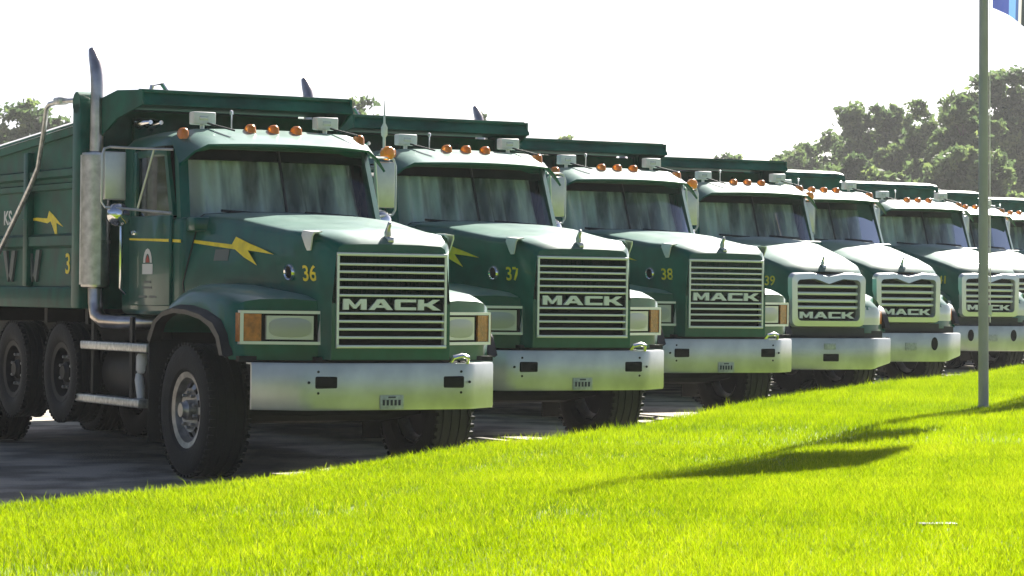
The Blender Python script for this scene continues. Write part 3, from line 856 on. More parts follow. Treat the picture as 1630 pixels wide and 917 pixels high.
    for s in (-1, 1):
        sp.add('bolt_decal', lay_decal(hood_me, [[(1.396, 1.926), (1.351, 1.990), (1.035, 1.910), (.751, 1.838), (1.128, 1.874), (1.009, 1.750), (1.333, 1.884)],
               [(1.333, 1.884), (1.396, 1.926), (2.05, 1.970), (2.05, 1.942)]], s, 'yellow_decal', 'bolt_decal'))
        b = B(); b.prism([(2.18, 1.952), (3.10, 1.978), (3.10, 1.994), (2.18, 1.977)], s * 1.0055 - .0015, s * 1.0055 + .0015, 'x')
        sp.add('stripe_decal', b.mesh('stripe_decal', 'yellow_decal', 0), 'door%d' % s)
        b = B(); b.prism([(1.985, 1.944), (2.155, 1.951), (2.155, 1.976), (1.985, 1.970)], s * .975 - .004, s * .975 + .004, 'x')
        sp.add('stripe_decal', b.mesh('stripe_decal', 'yellow_decal', 0), 'cab')
        x_, n_ = side_hit(hood_me, .56, 1.695, s)
        q = Vector((-1, 0, 0)).rotation_difference(n_).to_matrix().to_4x4()
        b = B(); b.lathe([(0, .045), (-.02, .05), (-.028, .06), (-.012, .07), (.01, .07)], (0, 0, 0), 'x', 20, closed=True)
        b.xform(Matrix.Translation((x_, .56, 1.695)) @ q)
        sp.add('air_hole_ring', b.mesh('air_hole_ring', 'chrome'), None, None, None, 'ring%d' % s)
        b = B(); b.lathe([(-.006, .046), (.004, .046)], (0, 0, 0), 'x', 20)
        b.xform(Matrix.Translation((x_, .56, 1.695)) @ q)
        sp.add('air_hole', b.mesh('air_hole', 'black_void'), 'ring%d' % s)
    sp.add('hood_label', lay_decal(hood_me, [[(1.42, 1.79), (1.64, 1.79), (1.64, 1.885), (1.42, 1.885)]], -1, 'grey_decal', 'hood_label', .004))
    # fenders
    top = [(.30, 1.48), (.42, 1.52), (.70, 1.555), (1.05, 1.59), (1.40, 1.60), (1.62, 1.565), (1.80, 1.48), (1.96, 1.36), (2.08, 1.24)]
    arch = [(2.06, 1.18), (1.95, 1.27), (1.80, 1.325), (1.55, 1.345), (1.25, 1.335), (1.0, 1.30), (.80, 1.24), (.66, 1.15), (.58, 1.02), (.30, .99)]
    for s in (-1, 1):
        rings = []
        for x, dz, dy in ((.50, -.02, 0), (.75, 0, 0), (.98, -.005, 0), (1.08, -.022, .01), (1.14, -.055, .03), (1.175, -.11, .06)):
            ring = []
            for i, (y, z) in enumerate(top + arch):
                yy, zz = y, z
                if i < len(top): zz += dz * (1.0 if y < 1.7 else .6)
                if y <= .42: yy = y - .30 + .17 + .46 * (x - .5) + dy
                ring.append((s * x, yy, zz))
            rings.append(ring)
        b = B(); b.loft(rings, True)
        k = 'fender%d' % s
        sp.add('fender', b.mesh('fender', 'green_paint', 40), None, None, None, k)
        # black flare round the arch
        fo = [(.50, 1.03), (.58, 1.20), (.72, 1.315), (1.0, 1.385), (1.30, 1.42), (1.58, 1.425), (1.82, 1.385), (2.0, 1.30), (2.14, 1.14)]
        fi = [(.585, 1.02), (.66, 1.155), (.80, 1.245), (1.0, 1.305), (1.28, 1.34), (1.56, 1.35), (1.80, 1.32), (1.95, 1.26), (2.08, 1.10)]
        b = B()
        rows = [[(s * 1.16, y, z) for y, z in fo], [(s * 1.225, y, z - .02) for y, z in fo], [(s * 1.25, y * .98 + zi[0] * .02, z * .5 + zi[1] * .5) for (y, z), zi in zip(fo, fi)], [(s * 1.245, y, z) for y, z in fi], [(s * 1.15, y, z) for y, z in fi]]
        sheet(b, rows, .012)
        sp.add('fender_flare', b.mesh('fender_flare', 'black_plastic', 50), k)
        # headlight assembly on the swept front face
        x0, x1, za, zb = .535, 1.135, 1.115, 1.385
        def fy(x): return .17 + .46 * (x - .5)
        hk = 'headlight%d' % s
        sp.add('headlight', None, None, None, None, hk)
        def face_box(b, xa, xb, z0_, z1_, pr, dep=.03):
            ring = lambda d: [(s * xa, fy(xa) - d, z0_), (s * xb, fy(xb) - d, z0_), (s * xb, fy(xb) - d, z1_), (s * xa, fy(xa) - d, z1_)]
            b.loft([ring(pr), ring(pr - dep)])
        b = B()
        t_ = .024
        face_box(b, x0, x1, zb - t_, zb, .045, .05); face_box(b, x0, x1, za, za + t_, .045, .05)
        face_box(b, x0, x0 + t_, za + t_, zb - t_, .045, .05); face_box(b, x1 - t_, x1, za + t_, zb - t_, .045, .05)
        sp.add('bezel', b.mesh('bezel', 'trim_chrome', 0), hk)
        b = B(); face_box(b, x0 + t_, x1 - t_, za + t_, zb - t_, .004, .02)
        sp.add('headlight_well', b.mesh('headlight_well', 'black_void', 0), hk)
        b = B(); face_box(b, x0 + .065, x1 - .195, za + .040, zb - .040, .03, .026)
        sp.add('headlight_lens', b.mesh('headlight_lens', 'headlamp', 0), hk)
        b = B(); cx_, cz_ = (x0 + .065 + x1 - .195) / 2, (za + zb) / 2
        _ex = lambda k_, q: cx_ + k_ * .155 * math.copysign(abs(math.cos(q)) ** .7, math.cos(q))
        b.loft([[(s * _ex(k_, q), fy(_ex(k_, q)) - d_, cz_ + k_ * .078 * math.copysign(abs(math.sin(q)) ** .7, math.sin(q))) for q in [2 * math.pi * i / 20 for i in range(20)]] for k_, d_ in ((1.0, .029), (1.0, .0335), (.8, .036), (.05, .038))])
        sp.add('reflector', b.mesh('reflector', 'reflector', 50), hk)
        b = B(); face_box(b, x1 - .155, x1 - .027, za + .027, zb - .027, .036, .03)
        bb = b
        bb.box(s * (x1 + .001) - .006, s * (x1 + .001) + .006, fy(x1) - .04, fy(x1) + .05, za + .02, zb - .02)
        sp.add('turn_signal', bb.mesh('turn_signal', 'signal_amber', 0), hk)
    # bumper
    def bump_ring(x, y, z0, z1):
        return [(x, y, z0), (x, y - .012, z0 + .02), (x, y - .012, z1 - .02), (x, y, z1), (x, y + .10, z1), (x, y + .10, z1 - .012), (x, y + .015, z1 - .015), (x, y + .015, z0)]
    b = B()
    prof = [(-1.09, .295), (-.80, .07), (-.74, .032), (-.66, .012), (-.4, .002), (0, 0), (.4, .002), (.66, .012), (.74, .032), (.80, .07), (1.09, .295)]
    b.loft([bump_ring(x, y, .598, .972) for x, y in prof])
    sp.add('bumper', b.mesh('bumper', 'bumper_steel', 40), None, None, None, 'bumper')
    for s in (-1, 1):
        b = B(); b.box(s * .57 - .095, s * .57 + .095, -.014, .01, .772, .868, .012)
        sp.add('tow_opening', b.mesh('tow_opening', 'black_void'), 'bumper')
        for dx, z in ((s * .15, .82), (s * .07, .905), (s * .07, .735)):
            b = B(); b.lathe([(-.018, .001), (-.018, .010), (-.008, .012)], (s * .57 + dx, .0 + .012, z), 'y', 8)
            sp.add('bolt', b.mesh('bolt', 'dark_frame'), 'bumper')
    b = B(); b.box(-.10, .11, -.022, -.014, .602, .715, .004)
    sp.add('license_plate', b.mesh('license_plate', 'plate'), 'bumper', None, None, 'plate')
    b = B()
    for i, x in enumerate((-.07, -.035, .0, .035, .07)):
        b.box(x - .010, x + .010, -.0245, -.0222, .635, .68)
    b.box(-.03, .035, -.0245, -.0222, .695, .706)
    sp.add('plate_lettering', b.mesh('plate_lettering', 'plate_ink', 0), 'plate')
    b = B(); b.tube([(.55, .03, .975), (.57, -.0, 1.02), (.64, -.01, 1.035), (.70, 0, 1.02), (.71, .03, .975)], .02, 8)
    sp.add('tow_loop', b.mesh('tow_loop', 'chrome'), 'bumper')
    b = B(); b.box(-.60, .60, .12, .20, .80, 1.02); sp.add('bumper_beam', b.mesh('bumper_beam', 'dark_frame'), 'bumper')
    for s in (-1, 1):
        b = B(); b.box(s * .95 - .2, s * .95 + .2, .40, .46, .98, 1.02); sp.add('fender_brace', b.mesh('fender_brace', 'dark_frame'))

def modern_front(sp, holes):
    ny = .22
    b = B()
    rows = [prow(ny, .56, 1.02, .585, 1.35, .50, 1.70, .03),
            prow(ny + .06, .585, 1.02, .61, 1.38, .555, 1.755, .04),
            prow(ny + .22, .60, 1.1, .64, 1.42, .615, 1.83, .055),
            prow(.80, .62, 1.15, .70, 1.47, .67, 1.93, .07),
            prow(1.2, .72, 1.2, .80, 1.52, .72, 2.02, .075),
            prow(1.6, .85, 1.3, .90, 1.56, .77, 2.11, .07),
            prow(1.97, .92, 1.35, .955, 1.6, .80, 2.165, .05)]
    b.loft(rows, False)
    sp.add('hood', b.mesh('hood', 'green_paint', 50, merge=.0008))
    sp.add('grille', None, None, None, None, 'grille')
    # chrome surround: rounded trapezoid ring with a dip in its top edge
    def outline(w, z0, z1, r, dip, n=6):
        pts = []
        def arc(cx, cz, a0, a1):
            for i in range(n):
                a = R(a0 + (a1 - a0) * i / (n - 1)); pts.append((cx + r * math.cos(a), cz + r * math.sin(a)))
        arc(w - r - .01, z0 + r, -90, 0); arc(w - r, z1 - r, 0, 90)
        pts.extend([(w * .45, z1 + .012), (w * .2, z1 - dip * .4), (0, z1 - dip), (-w * .2, z1 - dip * .4), (-w * .45, z1 + .012)])
        arc(-w + r, z1 - r, 90, 180); arc(-w + r + .01, z0 + r, 180, 270)
        return pts
    o1 = outline(.585, 1.005, 1.715, .09, .02); o2 = outline(.565, 1.02, 1.695, .085, .03); o3 = outline(.485, 1.09, 1.625, .06, .055); o4 = outline(.475, 1.10, 1.615, .055, .055)
    b = B()
    b.loft([[(x, ny + .02, z) for x, z in o1], [(x, ny - .055, z) for x, z in o2], [(x, ny - .06, z) for x, z in o3], [(x, ny + .04, z) for x, z in o4]], True, False, False)
    sp.add('grille_frame', b.mesh('grille_frame', 'grille_chrome', 40), 'grille')
    b = B(); b.box(-.52, .52, ny + .045, ny + .07, 1.06, 1.67)
    sp.add('radiator', b.mesh('radiator', 'black_void'), 'grille')
    b = B(); b.box(-.465, .465, ny - .03, ny + .02, -.022, .022, .014, 3)
    bar = b.mesh('grille_bar', 'trim_chrome')
    for z in (1.54, 1.445, 1.35, 1.265):
        sp.add('grille_bar', bar, 'grille', (0, 0, z))
    x = -.42
    for ch, w in zip('MACK', (.20, .205, .185, .195)):
        sp.add('letter', letter_mesh(ch, w, .085, .022, 'letter_white'), 'grille', (x + w / 2, ny - .01, 1.165))
        x += w + .018
    b = B(); b.box(-.025, .025, ny + .05, ny + .15, 1.74, 1.82, .01)
    b.loft([[(.026 * sc * math.cos(th), ny + .11 + dy + .033 * sc * math.sin(th), z) for th in [2 * math.pi * i / 10 for i in range(10)]] for z, sc, dy in ((1.81, .9, 0), (1.85, 1.0, .0), (1.88, .7, -.005), (1.905, .62, -.022), (1.93, .5, -.03), (1.942, .15, -.03))])
    sp.add('hood_ornament', b.mesh('hood_ornament', 'stack_steel', 50))
    hood_me = [r_[1] for r_ in sp if r_[0] == 'hood'][0]
    for s in (-1, 1):
        sp.add('bolt_decal', lay_decal(hood_me, [[(1.15 - u * .62, 1.80 + v * .50) for u, v in BOLT_HEAD],
               [(1.21, 1.792), (1.34, 1.812), (1.90, 1.85), (1.90, 1.835), (1.34, 1.795)]], s, 'yellow_decal', 'bolt_decal'))
        # rounded fenders
        top = [(.34, 1.22), (.38, 1.30), (.52, 1.38), (.75, 1.455), (1.05, 1.52), (1.40, 1.545), (1.62, 1.52), (1.80, 1.45), (1.96, 1.34), (2.08, 1.22)]
        arch = [(2.06, 1.16), (1.95, 1.25), (1.80, 1.30), (1.55, 1.325), (1.25, 1.32), (1.0, 1.29), (.80, 1.22), (.66, 1.10), (.60, .95), (.34, .93)]
        rings = []
        for x, dz, dy in ((.50, .04, 0), (.75, .02, .0), (.95, -.01, .03), (1.06, -.05, .08), (1.13, -.10, .13), (1.17, -.16, .18)):
            ring = []
            for i, (y, z) in enumerate(top + arch):
                yy, zz = y, z
                if i < len(top): zz += dz * (1.0 if y < 1.7 else .5)
                if y <= .6 and not (i >= len(top) and y > .5): yy = y + .30 * max(0, x - .6) + dy
                ring.append((s * x, yy, zz))
            rings.append(ring)
        b = B(); b.loft(rings, True)
        k = 'fender%d' % s
        sp.add('fender', b.mesh('fender', 'green_paint', 50), None, None, None, k)
        fo = [(.56, 1.0), (.62, 1.16), (.74, 1.275), (1.0, 1.36), (1.30, 1.395), (1.58, 1.40), (1.82, 1.36), (2.0, 1.28), (2.14, 1.12)]
        fi = [(.615, .99), (.67, 1.11), (.80, 1.225), (1.0, 1.295), (1.28, 1.325), (1.56, 1.33), (1.80, 1.30), (1.95, 1.24), (2.08, 1.08)]
        b = B(); sheet(b, [[(s * 1.14, y, z) for y, z in fo], [(s * 1.22, y, z - .01) for y, z in fo], [(s * 1.235, y, z) for y, z in fi], [(s * 1.13, y, z) for y, z in fi]], .012)
        sp.add('fender_flare', b.mesh('fender_flare', 'black_plastic', 50), k)
        hk = 'headlight%d' % s
        sp.add('headlight', None, None, None, None, hk)
        def hl(x, z, d):
            return (s * x, .34 + .30 * max(0, x - .6) + (.0 if x < .95 else (x - .95) * .75) + (.0 if z < 1.2 else (z - 1.2) * .45) - d, z)
        b = B()
        xs = [.64, .74, .84, .94, 1.0]; zs = [1.04, 1.12, 1.20, 1.27]
        sheet(b, [[hl(x, z, .015) for x in xs] for z in zs], .02)
        sp.add('headlight_lens', b.mesh('headlight_lens', 'headlamp', 60), hk)
        b = B(); sheet(b, [[hl(x, z, .012) for x in (1.015, 1.07, 1.12)] for z in (1.05, 1.13, 1.22)], .02)
        sp.add('turn_signal', b.mesh('turn_signal', 'amber', 60), hk)
    b = B(); b.box(-.60, .60, ny + .02, ny + .10, .86, 1.0); b.box(-1.0, 1.0, .42, .48, .84, .96)
    sp.add('lower_valance', b.mesh('lower_valance', 'black_plastic'))
    def bump_ring(x, y, z0, z1):
        return [(x, y, z0), (x, y - .012, z0 + .02), (x, y - .012, z1 - .02), (x, y, z1), (x, y + .12, z1), (x, y + .12, z1 - .012), (x, y + .015, z1 - .015), (x, y + .015, z0)]
    b = B()
    prof = [(-1.14, .44, .075), (-.80, .20, .03), (-.72, .155, .012), (-.64, .13, .0), (-.4, .115, 0), (0, .11, 0), (.4, .115, 0), (.64, .13, 0), (.72, .155, .012), (.80, .20, .03), (1.14, .44, .075)]
    b.loft([bump_ring(x, y, .46 + u, .865) for x, y, u in prof])
    sp.add('bumper', b.mesh('bumper', 'bumper_steel', 40), None, None, None, 'bumper')
    if holes == 1:
        b = B(); b.box(-.12, .12, .09, .12, .565, .665, .012)
        sp.add('tow_opening', b.mesh('tow_opening', 'black_void'), 'bumper')
        b = B(); b.box(-.11, .07, .092, .099, .72, .80, .004); sp.add('license_plate', b.mesh('license_plate', 'plate'), 'bumper')
    else:
        for s in (-1, 1):
            b = B(); b.lathe([(-.012, .001), (-.012, .055), (.012, .055), (.012, .001)], (0, 0, 0), 'y', 20)
            b.xform(Matrix.Translation((s * .42, .107, .715)) @ Matrix.Diagonal((1, 1, 1.7, 1)))
            sp.add('tow_opening', b.mesh('tow_opening', 'black_void'), 'bumper')
        b = B(); b.box(-.10, .10, .092, .099, .62, .73, .004); sp.add('license_plate', b.mesh('license_plate', 'plate'), 'bumper')
    b = B(); b.box(-.60, .60, .24, .32, .60, .9); sp.add('bumper_beam', b.mesh('bumper_beam', 'dark_frame'), 'bumper')

CLASSIC, MODERN_A, MODERN_B = Spec(), Spec(), Spec()
rear_half(CLASSIC); classic_front(CLASSIC)
rear_half(MODERN_A, 1); modern_front(MODERN_A, 1)
rear_half(MODERN_B, 2); modern_front(MODERN_B, 2)

def build_truck(spec, xy, yaw, label, number=None, beacon=False, kind='classic'):
    root = bpy.data.objects.new('dump_truck', None)
    root.empty_display_size = .5
    COL.objects.link(root)
    root.location = (xy[0], xy[1], 0); root.rotation_euler = (0, R(.8), yaw)
    tag(root, label, 'dump truck', 'green dump trucks parked in a row')
    keys = {}
    for name, me, parent, loc, rot, key, opt in spec:
        if opt == 'beacon' and not beacon: continue
        if opt == 'antenna' and number != '36': continue
        o = obj(name, me, keys[parent] if parent else root, loc, rot)
        if me is None: o.empty_display_size = .1
        if key: keys[key] = o
    if number:
        me = on_left(text_mesh('number_decal', number, .175, 'yellow_decal', .003, 1.05, 0))
        oy, oz = (.27, 1.68) if kind == 'classic' else (.56, 1.60)
        hood_me = [r_[1] for r_ in spec if r_[0] == 'hood'][0]
        for v in me.vertices:
            y, z = v.co.y * 1.15 + oy, v.co.z + oz
            v.co = (side_hit(hood_me, y, z)[0] - .006, y, z)
        obj('number_decal', me, root)
    return root

A = R(29)
def at(px, depth): return ((px - 815.0) / F_PX * depth, depth)
build_truck(CLASSIC, (-.984, 22.18), A, 'dark green dump truck numbered 36, nearest and leftmost, its whole left side in view', '36', True)
build_truck(CLASSIC, at(924, 25.97), A, 'dark green dump truck numbered 37, second in the row', '37')
build_truck(CLASSIC, at(1153, 30.7), A, 'dark green dump truck numbered 38, third in the row, square grille', '38', True)
def modern(spec, px, depth, yaw, label, number, beacon):
    x, y = at(px, depth)
    build_truck(spec, (x + .22 * math.sin(yaw), y - .22 * math.cos(yaw)), yaw, label, number, beacon, 'modern')
modern(MODERN_A, 1314, 36.0, R(26), 'green dump truck with rounded chrome grille and one central slot in its bumper', '39', True)
modern(MODERN_B, 1441, 39.3, A, 'green dump truck with rounded chrome grille, left of the flagpole, bright edged cab guard', None, False)
modern(MODERN_B, 1572, 44.8, R(26), 'green dump truck whose chrome grille stands right behind the flagpole', '41', False)
modern(MODERN_B, 1643, 49.2, R(27), 'green dump truck half hidden, only cab and hood showing right of the flagpole', None, True)
modern(MODERN_B, 1722, 54.0, R(27), 'farthest green dump truck, cut off by the right edge of the photo', None, False)

# ------------------------------------------------------------------ ground
def plane_mesh(name, pts, material):
    b = B(); b.poly(pts); return b.mesh(name, material, 0)
g = obj('ground', plane_mesh('ground', [(-400, -250, 0), (400, -250, 0), (400, 900, 0), (-400, 900, 0)], 'asphalt'))
tag(g, kind='structure')

LAWN_Z = 0.31
EDGE_PX = [(-160, 820), (0, 803), (320, 768), (640, 729), (880, 697), (1000, 678), (1110, 658), (1240, 632), (1330, 619), (1420, 608), (1630, 584), (1780, 569)]
def lawn_pt(px, py, z=LAWN_Z + .03):
    d = (CAM_H - z) * F_PX / (py - HORIZON)
    return ((px - 815) / F_PX * d, d)
edge = [lawn_pt(*q) for q in EDGE_PX]
edge = [(-60, -45), (-14, 2.0)] + edge + [(22, 72), (60, 150)]
ex = np.array([e[0] for e in edge]); ey = np.array([e[1] for e in edge])
def edge_y(x): return np.interp(x, ex, ey)
def lawn_height(x, y):
    return LAWN_Z + .012 * np.sin(x * 1.3 + .4 * y) + .010 * np.sin(y * .9 - x * .5)
# lawn sheet: rows following the edge, then dropping to the pavement
xs = np.concatenate([np.linspace(-60, -6, 10), np.linspace(-5.5, 12, 120), np.linspace(13, 60, 12)])
offs = [1.1, .75, .45, .2, 0, -.5, -1, -1.5, -2, -3, -4, -5, -6, -8, -10, -12, -15, -20, -30, -60, -160]
drop = {1.1: -.03, .75: .06, .45: .18, .2: .26}
V, Fc = [], []
for o_ in offs:
    for x in xs:
        # offset perpendicular-ish: move towards +y and -x
        yy = edge_y(x) + o_ * (1.9 if o_ > 0 else 1.0)
        z = drop.get(o_, None)
        V.append((x, yy, lawn_height(x, yy) if z is None else z))
nx = len(xs)
for i in range(len(offs) - 1):
    for k in range(nx - 1):
        Fc.append((i * nx + k, (i + 1) * nx + k, (i + 1) * nx + k + 1, i * nx + k + 1))
me = bpy.data.meshes.new('lawn'); me.from_pydata(V, [], Fc); me.materials.append(MATS['lawn_base'])
me.polygons.foreach_set('use_smooth', [True] * len(me.polygons))
lawn = obj('lawn', me); tag(lawn, kind='structure')

# grass blades: real geometry over what the lens sees and a margin around it
def blades(n, y0, y1, hmean, wmul, seed, margin=False):
    r = np.random.default_rng(seed)
    Y = y0 + (y1 - y0) * r.random(n * 3) ** .8
    X = (r.random(n * 3) * 2 - 1) * ((.5 * Y + 6) if margin else (.215 * Y + .6))
    lim = edge_y(X) + .35
    k = Y < lim
    if margin: k &= (np.abs(X) > .215 * Y + .6) | (Y < 10.5)
    X, Y = X[k][:n], Y[k][:n]
    return X, Y
def grass_mesh(name, n, y0, y1, h0, w0, seed, simple=False, margin=False):
    X, Y = blades(n, y0, y1, h0, w0, seed, margin)
    n = len(X)
    r = np.random.default_rng(seed + 1)
    Z = lawn_height(X, Y)
    past = np.clip((Y - edge_y(X)) / .38, 0, 1)
    Z = Z - past * .06
    oct_ = sum(np.sin(X * fx + Y * fy + pz) * np.sin(X * gx - Y * gy + 2 * pz) / (1 + .5 * q) for q, (fx, fy, gx, gy, pz) in enumerate(((.7, .5, .4, .9, .3), (2.1, 1.2, 1.4, 2.3, 1.1), (5.1, 3.7, 4.2, 5.9, 2.3), (11, 8, 9.5, 12, .7)))) / 1.6
    keep = r.random(n) > np.clip(-oct_ - .25, 0, .6) * (.25 if simple else 1)
    X, Y, Z, oct_ = X[keep], Y[keep], Z[keep], oct_[keep]; n = len(X)
    patch = .5 + .5 * np.sin(X * 1.9 + 1.3 * np.sin(Y * .8)) * np.sin(Y * 1.1 + .7 * np.sin(X * 1.2))
    H = h0 * (.55 + .75 * r.random(n)) * (.85 + .3 * patch)
    near_edge = (Y - edge_y(X)) > -.35
    H = np.where(near_edge & (r.random(n) < .25), H * 1.5, H)
    tall = r.random(n) < .012
    H = np.where(tall, H * 1.6, H)
    Wd = w0 * (.7 + .6 * r.random(n))
    th = r.random(n) * 2 * np.pi
    dx, dy = np.cos(th) * Wd / 2, np.sin(th) * Wd / 2
    lt = r.random(n) * 2 * np.pi; ln = (.15 + .75 * r.random(n)) * H
    lx, ly = np.cos(lt) * ln, np.sin(lt) * ln
    K = 3 if simple else 5
    P = np.empty((n, 5, 3))
    P[:, 0] = np.stack([X - dx, Y - dy, Z - .01], 1); P[:, 1] = np.stack([X + dx, Y + dy, Z - .01], 1)
    P[:, 2] = np.stack([X - dx * .75 + lx * .35, Y - dy * .75 + ly * .35, Z + H * .6], 1)
    P[:, 3] = np.stack([X + dx * .75 + lx * .35, Y + dy * .75 + ly * .35, Z + H * .6], 1)
    P[:, 4] = np.stack([X + lx, Y + ly, Z + H], 1)
    me = bpy.data.meshes.new(name)
    if simple: P = P[:, [0, 1, 4]]
    me.vertices.add(n * K); me.vertices.foreach_set('co', np.ascontiguousarray(P).reshape(-1))
    base = (np.arange(n) * K)[:, None]
    tri = (base + [0, 1, 2]).reshape(-1) if simple else np.concatenate([base + [0, 1, 2], base + [1, 3, 2], base + [2, 3, 4]], 1).reshape(-1)
    nt_ = n if simple else n * 3
    me.loops.add(nt_ * 3); me.loops.foreach_set('vertex_index', tri.astype(np.int32))
    me.polygons.add(nt_); me.polygons.foreach_set('loop_start', np.arange(0, nt_ * 3, 3, dtype=np.int32))
    me.update(calc_edges=True)
    tint = np.clip(.20 + .5 * r.random(n) + .14 * (patch - .5) + .22 * oct_, 0, 1)
    dry = r.random(n) < (.015 if simple else .05) + .08 * (oct_ < -.35) * (not simple)
    tint = np.where(dry, .95, tint)
    at_ = me.attributes.new('tint', 'FLOAT', 'POINT')
    at_.data.foreach_set('value', np.repeat(tint, K).astype(np.float32))
    me.materials.append(MATS['grass_blade'])
    return me
gr = obj('grass', grass_mesh('grass', 430000, 10.5, 22, .043, .0046, 21))
tag(gr, 'bright yellow green mown grass on the near lawn', 'grass', kind='stuff')
gr2 = obj('grass', grass_mesh('grass_far', 300000, 21.5, 46, .052, .0085, 22, True))
tag(gr2, 'bright yellow green mown grass farther along the lawn', 'grass', kind='stuff')

gr3 = obj('grass', grass_mesh('grass_margin', 170000, 5.5, 48, .055, .012, 23, True, True))
tag(gr3, 'mown grass on the lawn just beside what the photo shows', 'grass', kind='stuff')

# ------------------------------------------------------------------ flagpoles and flags
def on_lawn(px, py):
    x, y = lawn_pt(px, py, LAWN_Z + .02)
    return Vector((x, y, float(lawn_height(np.array(x), np.array(y)))))
def flagpole(base, hgt, label):
    r = bpy.data.objects.new('flagpole', None); COL.objects.link(r); r.location = base
    tag(r, label, 'flagpole')
    b = B(); b.lathe([(-.3, .054), (0, .054), (2.5, .052), (5, .046), (hgt, .032), (hgt + .01, .001)], (0, 0, 0), 'z', 16)
    obj('shaft', b.mesh('shaft', 'pole_metal'), r)
    b = B(); b.lathe([(-.02, .07), (.02, .07), (.035, .058), (.04, .055)], (0, 0, 0), 'z', 16)
    obj('base_collar', b.mesh('base_collar', 'pole_metal'), r)
    b = B(); b.lathe([(hgt, .001), (hgt + .01, .05), (hgt + .06, .075), (hgt + .11, .05), (hgt + .13, .001)], (0, 0, 0), 'z', 16)
    obj('finial', b.mesh('finial', 'chrome', 60), r)
    b = B(); b.tube([(.07, .0, .9), (.065, 0, 4), (.045, 0, hgt - .05)], .006, 5); b.box(.045, .085, -.015, .015, .98, 1.08)
    obj('halyard', b.mesh('halyard', 'white_paint'), r)
    return r
def flag(base, z0, z1, length, direction, droop, label, ph):
    nu, nv = 40, 16
    d = Vector((math.cos(direction), math.sin(direction), 0)); nn = Vector((-d.y, d.x, 0))
    verts, uvs, faces = [], [], []
    for j in range(nv + 1):
        v = j / nv
        for i in range(nu + 1):
            u = i / nu
            wave = .14 * u * math.sin(6.5 * u + ph + 1.1 * v) + .07 * u * math.sin(15 * u + 2 * ph - 2 * v)
            z = z0 + (z1 - z0) * v * (1 - .40 * u) - droop * (u ** 1.2) + .06 * math.sin(5 * u + ph) * u
            p = Vector((0, 0, z)) + d * (.09 + length * u * (1 - .10 * (1 - v))) + nn * wave
            verts.append(p); uvs.append((u, v))
    for j in range(nv):
        for i in range(nu):
            a = j * (nu + 1) + i
            faces.append((a, a + 1, a + nu + 2, a + nu + 1))
    me = bpy.data.meshes.new('flag'); me.from_pydata(verts, [], faces)
    uv = me.uv_layers.new(name='UVMap')
    for lp in me.loops: uv.data[lp.index].uv = uvs[lp.vertex_index]
    me.polygons.foreach_set('use_smooth', [True] * len(me.polygons))
    me.materials.append(MATS['flag_cloth'])
    o = obj('flag', me, None, base)
    return tag(o, label, 'flag')
pb = on_lawn(1565.5, 645)
flagpole(pb, 9.6, 'slim grey metal flagpole standing on the lawn at right')
flag(pb, 4.17, 5.70, .62, R(-8), .40, 'blue flag hanging from the flagpole at the top right corner', .3)
flag(pb, 6.05, 8.9, .98, R(-8), .30, 'larger flag above the blue one, out of the picture, its shadow on the lawn', 1.1)
shadow_dir = Vector((math.sin(SUN_AZ), math.cos(SUN_AZ), 0))
pb2 = pb + shadow_dir * 8.3 + Vector((.10, 0, 0)); pb2.z = LAWN_Z
flagpole(pb2, 9.6, 'second grey flagpole, just out of the picture at right, its shadow crossing the lawn')
flag(pb2, 5.0, 8.6, .50, R(-20), .9, 'limp second flag, just out of the picture at right', 1.7)

# ------------------------------------------------------------------ concrete ground box in the lawn
c = on_lawn(1512, 838); c.z -= .018
r = bpy.data.objects.new('ground_box', None); COL.objects.link(r); r.location = c; r.rotation_euler = (0, 0, R(4))
tag(r, 'small pale concrete slab with a dark slot, set flush in the lawn', 'ground box')
b = B(); b.box(-.13, .19, -.10, .06, -.03, .022, .008); obj('slab', b.mesh('slab', 'concrete'), r)
b = B(); b.box(-.15, .06, .065, .16, -.03, .046, .006); obj('slot_cover', b.mesh('slot_cover', 'dark_frame'), r)

